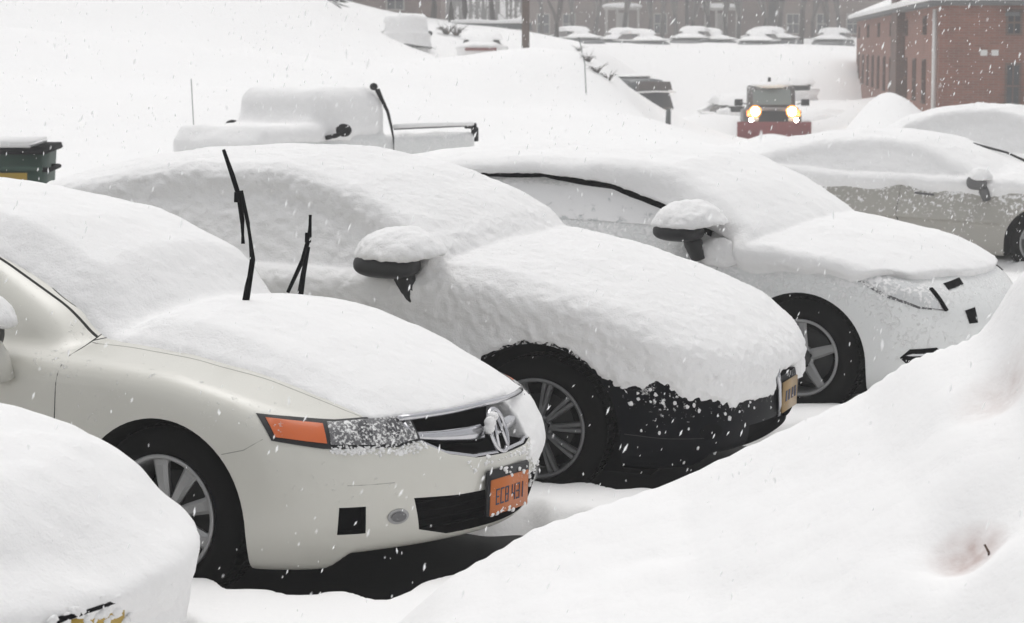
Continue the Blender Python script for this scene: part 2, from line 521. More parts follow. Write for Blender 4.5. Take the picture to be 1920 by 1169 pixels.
def snow_cover(p, name, parent, mat, h, cover, thick, rag=.010, rs=26, lump=.012, lo=(-3.95, -1.2, .12), hi=(1.2, 1.2, 1.8), withmirror=True, base_noise=6):
    """snow lying on the car: thickness grows where the body faces up"""
    f = car_field(p); mf = mirror_field(p)
    def fn(X, Y, Z):
        b = f(X, Y, Z)
        if withmirror: b = smin(b, mf(X, Y, Z), .03)
        b = b.astype(np.float32)
        gx, gy, gz = np.gradient(b, h)
        g = np.sqrt(gx ** 2 + gy ** 2 + gz ** 2) + 1e-6
        nz = gz / g; del gx, gy
        w = sst(nz, .15, .85)
        c = cover(X, Y, Z)
        t = thick(X, Y, Z) * sst(c, 0, .5)
        A = c * (.014 + p.get('side_t', .018)) + t * w
        out = b / np.clip(g, .7, 1.6) + np.where(A < .003, .30, .014) - A
        # keep the wheel openings clear
        r = p.get('arch_r', .385)
        d = np.minimum(np.sqrt(X ** 2 + (Z - .32) ** 2), np.sqrt((X + 2.70) ** 2 + (Z - .32) ** 2))
        out = smax(out, np.where(np.abs(Y) > .5, r - d, -1.0), .02)
        return out
    pos, faces = surface_nets(fn, lo, hi, h)
    N = vnormals(pos, faces)
    sd = p.get('seed', 0)
    up = np.clip(N[:, 2], 0, 1)
    disp = fbm(pos, base_noise, 3, sd) * lump * (.35 + .65 * up) + fbm(pos, rs, 3, sd + 5) * rag * (1 - .75 * up)
    pos = pos + N * disp[:, None]
    me = np_mesh(name, pos, faces)
    return link(name, me, mat, parent)

def arch_cutter(wb=2.70, r=.37, mats=None):
    c = MB()
    for x0 in (0, -wb):
        for s in (-1, 1):
            pts = []
            for k in range(0, 33):
                a = math.pi * k / 32
                pts.append((x0 + r * math.cos(a) * (1.0), .315 + r * math.sin(a)))
            pts += [(x0 - r * 1.03, .05), (x0 + r * 1.03, .05)]
            y0, y1 = sorted((s * .60, s * 1.1))
            c.prism(pts, y0, y1)
    return c

def make_wheel(parent, x, s, style='seven', zc=.325, rr=.222, tr=.325, am='alloy'):
    """s=-1 right side, +1 left side"""
    y = s * .885
    hub = MB(); hub.lathe([(.02, -.005), (.15, -.005), (.155, 0), (.15, .012), (.02, .012)], 32, (x, y - s * .10, zc)); 
    hub.lathe([(.001, -.06), (.05, -.06), (.055, 0), (.001, .02)], 20, (x, y - s * .06, zc))
    w = hub.build('wheel', M['disc'], parent)
    t = MB()
    a = s
    prof = [(rr - .004, -.02 * a), (rr + .012, .003 * a), (rr + .05, .010 * a), (tr - .028, .004 * a), (tr - .006, -.016 * a), (tr, -.04 * a), (tr, -.17 * a), (tr - .015, -.20 * a), (rr + .03, -.215 * a), (rr - .004, -.20 * a)]
    t.lathe(prof, 64, (x, y, zc))
    for k in range(72):                                   # tread blocks
        an = 2 * math.pi * k / 72
        Mx = Matrix.Translation((x, y, zc)) @ Matrix.Rotation(an, 4, 'Y')
        y0, y1 = sorted((-.035 * a, -.085 * a)); t.box((-.009, y0, tr - .004), (.009, y1, tr + .005), Mx)
        y0, y1 = sorted((-.115 * a, -.165 * a)); t.box((-.009, y0, tr - .004), (.009, y1, tr + .005), Mx)
    t.build('tyre', M['tyre'], w)
    r = MB()
    r.lathe([(rr, -.005 * a), (rr + .004, .004 * a), (rr - .006, .008 * a), (rr - .014, .002 * a), (rr - .018, -.03 * a), (rr - .03, -.12 * a), (rr - .02, -.19 * a), (rr, -.19 * a), (rr - .01, -.1 * a), (rr - .004, -.03 * a)], 64, (x, y, zc), closed=True)
    r.lathe([(.001, .0), (.026, .0), (.032, -.004 * a), (.036, -.012 * a)], 24, (x, y - s * .003, zc))
    if style == 'seven': n, wi, wo, ph = 9, .020, .030, .30
    elif style == 'ten': n, wi, wo, ph = 10, .011, .016, .1
    else: n, wi, wo, ph = 5, .034, .024, .35
    sp = [(.025, wi * 1.15, -.030), (.06, wi * .95, -.018), (.12, (wi + wo) / 2, -.008), (.185, wo, -.004), (rr - .008, wo * 1.3, -.010)]
    for k in range(n):
        an = 2 * math.pi * k / n + ph
        ca, sa = math.cos(an), math.sin(an)
        for dw in ((-.016, .016) if style == 'ten' else (0,)):
            vs = []; fs = []
            for q, (rad, ww, dy) in enumerate(sp):
                shift = dw * (rad / rr)
                if style == 'ten': ww = .009 + .004 * rad / rr
                for (o_, dd) in ((-ww, -.012), (-ww * .55, 0.0), (ww * .55, 0.0), (ww, -.012), (ww * .8, -.035), (-ww * .8, -.035)):
                    oo = o_ + shift
                    vs.append((x + rad * ca - oo * sa, y + s * (dy + dd), zc + rad * sa + oo * ca))
            for q in range(len(sp) - 1):
                for j in range(6):
                    fs.append((q * 6 + j, q * 6 + (j + 1) % 6, (q + 1) * 6 + (j + 1) % 6, (q + 1) * 6 + j))
            r.add(vs, fs, False)
    r.lathe([(.001, -.028 * a), (.062, -.024 * a), (.070, -.035 * a), (.001, -.05 * a)], 28, (x, y, zc))
    rim = r.build('rim', M[am], w)
    if s < 0 and x == 0 and zc > 0:
        for k in range(5):
            b = MB()
            an = 2 * math.pi * k / 5 + .3
            b.lathe([(.001, -.018 * a), (.009, -.018 * a), (.010, -.03 * a)], 10, (x + .052 * math.cos(an), y, zc + .052 * math.sin(an)))
            b.build('lug_nut', M['dull'], w)
    return w

def place_car(p):
    """returns the Empty; p['wheel'] is the world position of the right front wheel face"""
    rot, pitch = R(p['rot']), R(p['pitch'])
    c = Vector((math.cos(rot) * math.cos(pitch), -math.sin(rot) * math.cos(pitch), -math.sin(pitch)))
    l = Vector((math.sin(rot), math.cos(rot), 0)); u = c.cross(l)
    Mx = Matrix((c, l, u)).transposed()
    if 'roll' in p: Mx = Mx @ Matrix.Rotation(R(p['roll']), 3, 'X')
    o = Vector(p['wheel']) - Mx @ Vector((0, -.9, .33))
    e = empty(p['name'])
    e.matrix_world = Matrix.Translation(o) @ Mx.to_4x4()
    return e

def build_body(p, e, mat, cuts=None, h=.012, cutmat='dull'):
    f = car_field(p)
    pos, faces = surface_nets(f, (-3.95, -1.02, .10), (1.1, 1.02, 1.6), h)
    me = np_mesh('body', pos, faces)
    o = link('body', me, mat, e)
    bvh = BVHTree.FromPolygons([tuple(v) for v in pos], [tuple(int(q) for q in r_) for r_ in faces])
    cc = arch_cutter(r=p.get('cut_r', .37))
    boolean_cut(o, cc, M['well'])
    if cuts: boolean_cut(o, cuts, M[cutmat])
    return o, bvh

def mirror_snow(p, parent, s, mat, size=(.17, .17, .15), dx=.03, cut=0.0, seed=2):
    mx, my, mz = p['mirror']; rx, ry, rz = p['mir_r']
    c = (mx + dx, s * (my - .02), mz + .3 * rz)
    def fn(X, Y, Z):
        zz = c[2] - .25 * np.clip(np.abs(X - c[0] - .0) - .1, 0, 1) * 0
        q = ((np.abs((X - c[0]) / size[0])) ** 2.0 + (np.abs((Y - c[1]) / size[1])) ** 2.0 + (np.abs((Z - zz) / size[2])) ** 2.0) ** .5
        return smax((q - 1) * min(size), mz + .25 * rz + cut - Z + .10 * (X - c[0]), .03)
    pos, faces = surface_nets(fn, tuple(c[k] - size[k] - .04 for k in range(3)), tuple(c[k] + size[k] + .04 for k in range(3)), .012)
    N = vnormals(pos, faces)
    pos = pos + N * (fbm(pos, 7, 3, seed) * .018 + fbm(pos, 34, 3, seed) * .009)[:, None]
    return link('mirror_snow', np_mesh('mirror_snow', pos, faces), mat, parent)

def build_mirror(p, e, mat, sides=(-1, 1), arm=True, base='dull'):
    mx, my, mz = p.get('mirror', (-.68, 1.0, .99)); rx, ry, rz = p.get('mir_r', (.10, .13, .075))
    for s in sides:
        def fn(X, Y, Z): return (((np.abs((X - mx) / rx)) ** 2.6 + (np.abs((Y - s * my) / ry)) ** 2.6 + (np.abs((Z - mz) / rz)) ** 2.6) ** (1 / 2.6) - 1) * .08
        pos, faces = surface_nets(fn, (mx - rx - .03, s * my - ry - .03, mz - rz - .03), (mx + rx + .03, s * my + ry + .03, mz + rz + .03), .012)
        o = link('mirror', np_mesh('mirror', pos, faces), mat, e)
        if arm:
            b = MB(); b.tube([(mx + .05, s * (my - ry * .3), mz - rz * .3), (mx + .07, s * (my - ry + .07), mz - rz * 1.2), (mx + .10, s * (my - ry + .05), mz - rz - .10)], [.05, .065, .05], 10, flat=.8)
            b.build('stalk', M[base], o)
    return o

# ---- car 1: cream sedan, wipers raised
def cream_sedan():
    p = dict(BASE, name='parked_sedan', rot=27, pitch=2.0, wheel=(-1.28, 8.5, .33), roll=-1.3, seed=3, plan=.235, pexp=1.9, half=.765, tumble=.42,
             roof=[(-3.8, .2), (-3.5, .88), (-3.3, 1.0), (-2.9, 1.18), (-2.5, 1.27), (-2.1, 1.32), (-1.7, 1.335), (-1.28, 1.30), (-.9, 1.23), (-.5, 1.08), (-.34, .97), (-.2, .82), (.1, .2)],
             nose=[(.0, .80), (.2, .86), (.27, .905), (.35, .93), (.5, .955), (.56, .94), (.62, .90), (.7, .865), (.8, .80)])
    p['nose'][5:] = [(.56, .945), (.62, .91), (.7, .885), (.8, .82)]
    e = place_car(p)
    tag(e, 'cream sedan with raised wipers, amber side lamp and orange plate', 'car', 'cars parked side by side in the lot')
    SQ = .70710678
    cuts = MB()
    grille = [(-.500, .715), (-.30, .722), (0, .728), (.30, .722), (.500, .715), (.46, .640), (.34, .580), (.20, .553), (0, .548), (-.20, .553), (-.34, .580), (-.46, .640)]
    cuts.prism(grille, .72, 1.1, 'x')
    cuts.prism([(-.505, .435), (-.30, .425), (.30, .425), (.505, .435), (.45, .31), (.30, .275), (-.30, .275), (-.45, .31)], .76, 1.1, 'x')
    for s in (-1, 1):
        Mx = Matrix(((SQ, -SQ * s * 1, 0, 0), (SQ * s, SQ, 0, 0), (0, 0, 1, 0), (0, 0, 0, 1)))
        # square pocket beside the fog lamp, seen along the diagonal of the corner
        a, b = ((-.066, .036) if s < 0 else (-.036, .066))
        pr = MB(); pts = [(a, .42), (b, .42), (b + .008 * (1 if s < 0 else 0), .318), (a, .318)]
        # local x = outward diagonal, local y = along the corner
        pr.prism(pts, .93, 1.25, 'x')
        Q = Matrix(((SQ, SQ, 0, 0), (-SQ, SQ, 0, 0), (0, 0, 1, 0), (0, 0, 0, 1))) if s < 0 else Matrix(((SQ, -SQ, 0, 0), (SQ, SQ, 0, 0), (0, 0, 1, 0), (0, 0, 0, 1)))
        cuts.add([Q @ Vector(v) for v in pr.v], pr.f)
    body, bvh = build_body(p, e, M['cream'], cuts, .011)
    snow = {}
    yr = curve([(-3.7, .75), (-3.4, .75), (-2.9, .62), (-1.3, .60), (-.85, .60), (-.42, .655), (-.3, .675), (.1, .675), (.45, .64), (.7, .60), (.95, .55)], .03)
    fr = lambda ay: .845 - .10 * (ay / .6) ** 2.2
    def cover(X, Y, Z):
        ay = np.abs(Y)
        c = sst(yr(X) - ay, -.01, .035) * sst(fr(ay) - X, -.01, .05)
        roofside = sst(Z, .9, 1.0) * sst(-X, 1.1, 1.4)
        front = sst(X, .55, .75)
        gr = np.where((Y < .26) & (Y > -.53) & (Z > .535), 0.0, 1.0)
        pl = np.where((ay < .21) & (Z < .54), 0.0, 1.0)
        corner = sst(Y, .17, .42) * sst(Z, .38, .52) * gr * 1.7
        band = sst(Z, .475, .51) * sst(.56 - Z, -.01, .02) * sst(Y, -.36, -.10) * gr * pl * 1.5
        under = sst(Z, .565, .60) * sst(.63 - Z, -.01, .02) * sst(-Y, .45, .52) * sst(.80 + Y, 0, .1) * .8
        return np.maximum(np.maximum(c * sst(Z, .69, .73), roofside * .8), front * np.maximum(np.maximum(corner, band), under) * .75)
    tx = curve([(-3.7, .10), (-1.4, .09), (-1.0, .105), (-.6, .10), (-.48, .035), (-.40, .012), (-.30, .06), (-.1, .07), (.1, .06), (.3, .045), (.7, .022), (.9, .012)], .025)
    def thick(X, Y, Z): return tx(X) * sst(yr(X) - np.abs(Y), -.01, .16) * sst(fr(np.abs(Y)) - X, 0, .2)
    p['side_t'] = .010
    snow_cover(p, 'snow_cover', e, M['snow_car'], .011, cover, thick, rag=.006, lump=.010, withmirror=False, lo=(-3.95, -1.1, .3))
    _dgn = Vector((SQ, -SQ, 0))
    for s in (-1, 1):
        # frames: 2D (along corner, z) seen from the front corner
        fr_ = ((0, 0, 0), (SQ, SQ, 0), (0, 0, 1), (-SQ, SQ, 0)) if s < 0 else ((0, 0, 0), (SQ, -SQ, 0), (0, 0, 1), (-SQ, -SQ, 0))
        orig = Vector((1.0, -1.0, 0)) * .5 if s < 0 else Vector((1.0, 1.0, 0)) * .5
        fr_ = (orig + Vector((.3, .3 * s, 0)), fr_[1], fr_[2], fr_[3])
        hl = [(-.345, .738), (-.069, .718), (.235, .722), (.265, .635), (.169, .620), (-.125, .628), (-.302, .652)]
        H_ = patch(bvh, hl, fr_, 'headlight', M['black'], e, .004, .02, .03)
        patch(bvh, [(-.315, .724), (-.118, .706), (-.112, .644), (-.288, .664)], fr_, 'turn_signal', M['amber'], H_, .009, .01, .03, .004)
        patch(bvh, [(-.100, .709), (.225, .714), (.252, .641), (.169, .629), (-.098, .640)], fr_, 'lens', M['lens'], H_, .009, .01, .025, .006)
        for cs in (.035, .150):
            patch(bvh, [(cs + .030 * math.cos(2 * math.pi * k / 18), .677 + .030 * math.sin(2 * math.pi * k / 18)) for k in range(18)], fr_, 'reflector', M['reflector'], H_, .0145, .006, .02, .003)
        fg = [(-.0 + .044 * math.cos(a) * 1.0, .372 + .029 * math.sin(a)) for a in [2 * math.pi * k / 20 for k in range(20)]]
        fg = [(q[0] + .170, q[1]) for q in fg]
        FL = patch(bvh, fg, fr_, 'fog_light', M['alloy'], e, .004, .02, .02, .003)
        fg2 = [(.170 + .031 * math.cos(a), .372 + .019 * math.sin(a)) for a in [2 * math.pi * k / 16 for k in range(16)]]
        patch(bvh, fg2, fr_, 'lens', M['lens'], FL, .009, .01, .02, .004)
        # seams: hood edge, door edge, pillar, bumper corner
        d = Vector((0, -s, 0))
        seam(bvh, [(-.47, s * .70, 1.4), (-.2, s * .70, 1.4), (.1, s * .692, 1.4), (.38, s * .655, 1.4), (.60, s * .615, 1.4), (.70, s * .58, 1.4)], (0, 0, -1), 'hood_gap', M['gapl'], e, .003)
        seam(bvh, [(-.475, s * 1.2, .955), (-.475, s * 1.2, .80), (-.47, s * 1.2, .6), (-.47, s * 1.2, .3)], (0, -s, 0), 'door_gap', M['gap'], e, .005)
        seam(bvh, [(-.475, s * 1.2, .955), (-.57, s * 1.2, 1.0), (-.75, s * 1.2, 1.085), (-1.0, s * 1.2, 1.20)], (0, -s, 0), 'door_gap', M['gap'], e, .006)
        seam(bvh, [(.27, s * 1.2, .585), (.36, s * 1.2, .61), (.43, s * 1.2, .655)], (0, -s, 0), 'bumper_gap', M['gapl'], e, .003)
        seam(bvh, [(.70, s * 1.2, .50), (.80, s * 1.2, .50)], (0, -s, 0), 'bumper_gap', M['gapl'], e, .003)
        sw = patch(bvh, [(-.80, .985), (-1.12, 1.155), (-1.5, 1.285), (-2.2, 1.31), (-2.6, 1.2), (-2.75, 1.0)], ((0, s * 1.0, 0), (1, 0, 0), (0, 0, 1), (0, -s, 0)), 'side_window', M['glass'], e, .004, .01, .05)
        seam(bvh, [(-.475, s * .66, 2), (-.7, s * .64, 2), (-1.0, s * .60, 2), (-1.25, s * .575, 2)], (0, 0, -1), 'windshield_trim', M['gap'], e, .009, .006)
        seam(bvh, [(-.475, s * .69, 1.4), (-.43, s * .60, 1.4), (-.38, s * .4, 1.4)], (0, 0, -1), 'cowl_trim', M['gap'], e, .008)
    # grille frame, bars and emblem
    g = MB(); gx = lambda y: .945 - .235 * (abs(y) / .75) ** 1.9
    ncv = curve(p['nose'], .03)
    def ring3(pts, rad, dx=0):
        return [(float(ncv(z)) - .235 * (abs(y) / .75) ** 1.9 + dx - .006 * (z > .7), y, z) for y, z in pts]
    top_ = [(-.495 + .99 * k / 16, .715 + .013 * (1 - abs(-1 + k / 8)) ) for k in range(17)]
    g.tube(ring3(top_, 0, -.012), .012, 8)
    low_ = [(-.48, .70), (-.46, .64), (-.34, .582), (-.20, .555), (0, .55), (.20, .555), (.34, .582), (.46, .64), (.48, .70)]
    g.tube(ring3(low_, 0, -.016), .010, 8)
    G = g.build('grille_frame', M['chrome'], e)
    bar = MB()
    bp = [(-.43, .645), (-.30, .632), (-.15, .622), (-.06, .62)]
    for s in (-1, 1):
        vs = []
        for y, z in bp:
            x_ = gx(y) - .085
            q = .7 + .9 * (1 - abs(y) / .43)
            vs += [(x_, y * -s, z + .024 * q), (x_ + .022, y * -s, z + .016 * q), (x_ + .024, y * -s, z - .012 * q), (x_, y * -s, z - .024 * q)]
        fs = [(4 * q + j, 4 * q + j + 1, 4 * q + j + 5, 4 * q + j + 4) for q in range(3) for j in range(3)]
        bar.add(vs, fs, True)
    bar.build('bar', M['chrome'], G)
    em = MB()
    def at(a, b, dx=0): return (.905 - b * .35 + dx, a, .628 + b)
    rr_ = [at(.062 * math.cos(t), .078 * math.sin(t)) for t in [2 * math.pi * k / 28 for k in range(28)]]
    em.tube(rr_ + rr_[:2], .011, 8, cap=False)
    em.tube([at(-.035, -.060, .004), at(-.012, .066, .004)], .008, 8)
    em.tube([at(.035, -.060, .004), at(.012, .066, .004)], .008, 8)
    em.tube([at(-.02, -.005, .004), at(.02, -.005, .004)], .006, 8)
    EM = em.build('emblem', M['chrome'], e)
    sn = MB()
    for (y, z, q) in [(-.066, .668, .026), (-.072, .645, .022), (-.045, .688, .020)]:
        sn.blob((.905, y, z), (.022, q, q * .9), 12, 8, .06)
    sn.build('emblem_snow', M['snow_rough'], EM)
    # number plate, bracket and bolts
    pb = MB(); pb.box((.945, -.168, .326), (.965, .165, .500)); pb.build('plate_bracket', M['black'], e, .006)
    pm = MB(); pm.box((.965, -.160, .330), (.970, .150, .466)); P_ = pm.build('license_plate', M['plate'], e, .002)
    gl = MB()
    for k, ch in enumerate(['E', 'C', 'B', '4', '3', '1']):
        y0 = -.118 + k * .038 + (.016 if k > 2 else 0)
        segs = {'E': [((0, 0), (0, 1)), ((0, 1), (1, 1)), ((0, .5), (.8, .5)), ((0, 0), (1, 0))], 'C': [((0, 0), (0, 1)), ((0, 1), (1, 1)), ((0, 0), (1, 0))], 'B': [((0, 0), (0, 1)), ((0, 1), (1, 1)), ((0, .5), (1, .5)), ((0, 0), (1, 0)), ((1, 0), (1, 1))], '4': [((1, 0), (1, 1)), ((0, .4), (1, .4)), ((0, .4), (0, 1))], '3': [((1, 0), (1, 1)), ((0, 1), (1, 1)), ((0, .5), (1, .5)), ((0, 0), (1, 0))], '1': [((.5, 0), (.5, 1))]}[ch]
        for (a, b) in segs:
            ya, yb = sorted((y0 + a[0] * .022, y0 + b[0] * .022)); za, zb = sorted((.370 + a[1] * .055, .370 + b[1] * .055))
            gl.box((.969, ya - .003, za - .003), (.972, yb + .003, zb + .003))
    gl.build('characters', M['navy'], P_)
    ps = MB()
    for k in range(26):
        y = random.uniform(-.17, .15); z = random.choice([.332, .335, .34, .47, .50]) + random.uniform(-.008, .012)
        q = random.uniform(.003, .010); ps.blob((.968, y, z), (q * .7, q * 1.5, q), 6, 5, .3)
    tag(ps.build('plate_snow', M['snow_rough'], P_), kind='stuff')
    # snow clinging to the bumper between grille and plate, and below the headlight
    bs = MB()
    for k in range(200):
        y = random.gauss(.16, .26)
        if y < -.30 or y > .72: continue
        z = .53 + abs(random.gauss(0, .045)) * random.choice((-.5, .9)) if y < .2 else random.uniform(.36, .74)
        if abs(y) < .46 and z > .55: continue
        if -.2 < y < .19 and z < .525: continue
        loc, nr, _, _ = bvh.ray_cast(Vector((2, y, z)), Vector((-1, 0, 0)))
        if loc is None: continue
        q = random.uniform(.003, .010); bs.blob(loc, (q * .8, q * 1.3, q * .9), 6, 5, .3)
    for k in range(170):
        t = random.random(); s2 = -.10 + t * .40
        z = .622 + random.gauss(0, .008) - .01 * t
        src = Vector((.5, -.5, 0)) + Vector((.3, -.3, 0)) + Vector((SQ, SQ, 0)) * s2 + Vector((SQ, -SQ, 0)) + Vector((0, 0, z))
        loc, nr, _, _ = bvh.ray_cast(src, Vector((-SQ, SQ, 0)))
        if loc is None: continue
        q = random.uniform(.003, .009); bs.blob(loc, (q * 1.1, q * 1.1, q * .8), 6, 5, .3)
    tag(bs.build('bumper_snow', M['snow_rough'], e), kind='stuff')
    # lower grille mesh
    lg = MB()
    for k in range(4):
        z = .31 + k * .032; lg.tube([(gx(y) - .05, y, z) for y in (-.5, -.3, -.1, .1, .3, .5)], .005, 6)
    lg.build('lower_grille', M['dull'], e)
    ul = MB(); ul.prism([(-3.5, .15), (-3.5, .30), (.55, .30), (.55, .24), (.45, .15)], -.60, .60); ul.build('underbody', M['dull'], e)
    # wipers standing clear of the windshield
    for arm, bl, y in ((((-.177, .96), (-.159, 1.076), (-.142, 1.183), (-.169, 1.328), (-.204, 1.451)), ((-.299, 1.606), (-.255, 1.51), (-.221, 1.429), (-.202, 1.336), (-.195, 1.242)), -.1),
                       (((-.267, .94), (-.247, 1.086), (-.226, 1.198)), ((-.229, 1.331), (-.230, 1.242), (-.259, 1.14), (-.326, 1.001)), .45)):
        arm = [(q[0] - .012, q[1] + .02) for q in arm]; bl = [(q[0] - .012, q[1] + .02) for q in bl]
        a_ = MB(); n_ = len(arm)
        a_.tube([(q[0], y, q[1]) for q in arm], [.019, .017, .013, .010, .009][:n_] if n_ == 5 else [.019, .014, .009], 8, flat=.7)
        Wp = a_.build('wiper_arm', M['dull'], e)
        b_ = MB(); b_.tube([(q[0], y + .01, q[1]) for q in bl], [.007] + [.010] * (len(bl) - 2) + [.008], 8)
        mid = bl[1] if n_ == 3 else bl[2]
        b_.box((mid[0] - .010, y - .009, mid[1] - .025), (mid[0] + .010, y + .009, mid[1] + .015))
        b_.build('wiper_blade', M['dull'], Wp)
    p['mirror'] = (-.80, 1.0, .93)
    for s in (-1,):
        mo = build_mirror(p, e, M['black'], (s,), True, 'cream')
        p['mir_r'] = (.10, .13, .075); mirror_snow(p, mo, s, M['snow_car'], (.12, .15, .13))
    for s in (-1, 1):
        make_wheel(e, 0, s, 'seven'); make_wheel(e, -2.70, s, 'seven')
    return e
M['plate'] = dusted('orange_plate', (0.50, 0.13, 0.015), 0.5, 0.0, 1.0, 0.0, 0.55, 0.2, fs=70)
M['reflector'] = dusted('reflector', (.05, .05, .055), .25, .3, .9, .16, .8, .3, fs=80)
M['navy'] = simple('navy', (0.012, 0.015, 0.05), 0.5)

def diag(s):
    q = .70710678
    return ((.8, .8 * s, 0), (q, -q * s, 0), (0, 0, 1), (-q, -q * s, 0)) if s > 0 else ((.8, -.8, 0), (q, q, 0), (0, 0, 1), (-q, q, 0))

def ell(cx, cz, a, b, n=20):
    return [(cx + a * math.cos(2 * math.pi * k / n), cz + b * math.sin(2 * math.pi * k / n)) for k in range(n)]

# ---- car 2: dark sedan buried in snow
def dark_sedan():
    p = dict(BASE, name='parked_sedan', rot=19, pitch=2.0, wheel=(.104, 10.6, .308), seed=9, cut_r=.40, arch_r=.405, k_top=.17, plan=.15,
             top=[(-3.8, .76), (-3.6, .82), (-3.2, .90), (-2.0, .98), (-.6, 1.0), (-.3, 1.0), (.1, .96), (.4, .89), (.65, .80), (.85, .70), (1.0, .62)],
             nose=[(.0, .80), (.2, .86), (.27, .92), (.35, .95), (.5, .96), (.6, .95), (.7, .91), (.8, .84)],
             roof=[(-3.8, .2), (-3.4, .8), (-3.2, .95), (-2.95, 1.11), (-2.6, 1.25), (-2.2, 1.33), (-1.8, 1.365), (-1.3, 1.37), (-.9, 1.30), (-.54, 1.15), (-.3, 1.02), (-.15, .82), (.1, .2)],
             mirror=(-.70, 1.0, 1.035), mir_r=(.15, .13, .06), side_t=.022)
    e = place_car(p)
    tag(e, 'black sedan under a thick shaggy coat of snow, tan plate at its nose', 'car', 'cars parked side by side in the lot')
    cuts = MB()
    cuts.prism([(-.42, .62), (.42, .62), (.38, .54), (-.38, .54)], .86, 1.1, 'x')
    cuts.prism([(-.50, .36), (.50, .36), (.45, .26), (-.45, .26)], .84, 1.1, 'x')
    body, bvh = build_body(p, e, M['black_paint'], cuts, .014)
    ze = curve([(-3.8, .40), (-.5, .42), (-.3, .50), (0, .60), (.3, .58), (.55, .56), (.8, .49), (1.0, .44)], .05)
    def cover(X, Y, Z):
        ay = np.abs(Y)
        zz = ze(X) + 0 * Y
        wob = .035 * np.sin(X * 19) * np.sin(X * 7.3 + 1)
        c = sst(Z - zz - wob, -.04, .045)
        # keep the underside of the mirrors free
        m = 1.0
        # grille notch on the front
        nt = sst(np.abs(Y + .02), .20, .28)
        front = np.where(X > .86, np.maximum(sst(Z, .55, .60), nt * sst(Z, .46, .5)), 1.0)
        return c * m * front
    tx = curve([(-3.8, .08), (-2.2, .09), (-1.4, .11), (-1.0, .11), (-.5, .15), (-.2, .13), (.2, .10), (.6, .085), (.9, .06)], .08)
    def thick(X, Y, Z):
        ay = np.abs(Y)
        return tx(X) + 0 * Y
    snow_cover(p, 'snow_cover', e, M['snow_rough'], .013, cover, thick, rag=.018, rs=36, lump=.018, base_noise=4.2, withmirror=False)
    mo = build_mirror(p, e, M['black'], (-1,), True, 'black'); mirror_snow(p, mo, -1, M['snow_rough'], (.23, .19, .155), .07, .015)
    for s in (-1, 1):
        f = diag(s)
        patch(bvh, [(-.30, .70), (.18, .70), (.20, .60), (-.12, .585)], f, 'headlight', M['glass'], e, .004, .01, .04)
        patch(bvh, ell(.02, .36, .06, .035), f, 'fog_light', M['dull'], e, .004, .02, .02, .004)
        seam(bvh, [(-.1 * 0 + .42, s * 1.2, .34), (.60, s * 1.2, .33), (.78, s * 1.2, .33)], (0, -s, 0), 'bumper_gap', M['gap'], e, .004)
        make_wheel(e, 0, s, 'ten', .325, .228, .328, 'alloy_dark'); make_wheel(e, -2.70, s, 'ten', .325, .228, .328, 'alloy_dark')
    pm = MB(); pm.box((.962, -.155, .370), (.972, .150, .515)); P_ = pm.build('license_plate', M['tan_plate'], e, .003)
    for y in (-.11, -.05, .02, .08):
        ch = MB(); ch.box((.9725, y, .42), (.975, y + .03, .47)); ch.build('character', M['navy'], P_)
    # chrome strip down the edge of the grille, capped with snow
    tr = MB(); tr.tube([(.955, -.24, .60), (.965, -.235, .52), (.962, -.20, .42), (.945, -.14, .36)], .012, 8); tr.build('grille_trim', M['chrome'], e)
    sp = MB()
    for k in range(110):                        # clods along the lower snow edge
        x = random.uniform(-.25, .95); 
        z = float(ze(x)) + random.gauss(-.035, .045)
        if x < .42 and abs(z - .32) < .60 and (x ** 2 + (z - .32) ** 2) < .41 ** 2: continue
        if random.random() > (.9 if .3 < x < .7 else .35): continue
        loc, nr, _, _ = bvh.ray_cast(Vector((x, -1.6, z)), Vector((0, 1, 0)))
        if loc is None or nr.z < -.4: continue
        q = random.uniform(.003, .012); sp.blob(loc, (q * 1.1, q * .6, q), 6, 5, .3)
    for k in range(10):
        x = random.uniform(.4, .95); z = random.uniform(.2, .5)
        loc, nr, _, _ = bvh.ray_cast(Vector((x, -1.6, z)), Vector((0, 1, 0)))
        if loc is None: continue
        q = random.uniform(.003, .009); sp.blob(loc, (q, q * .5, q * 1.3), 6, 5, .2)
    tag(sp.build('snow_clods', M['snow_rough'], e), kind='stuff')
    ul = MB(); ul.prism([(-3.5, .15), (-3.5, .30), (.6, .30), (.6, .22), (.5, .13)], -.72, .72); ul.build('underbody', M['dull'], e)
    return e

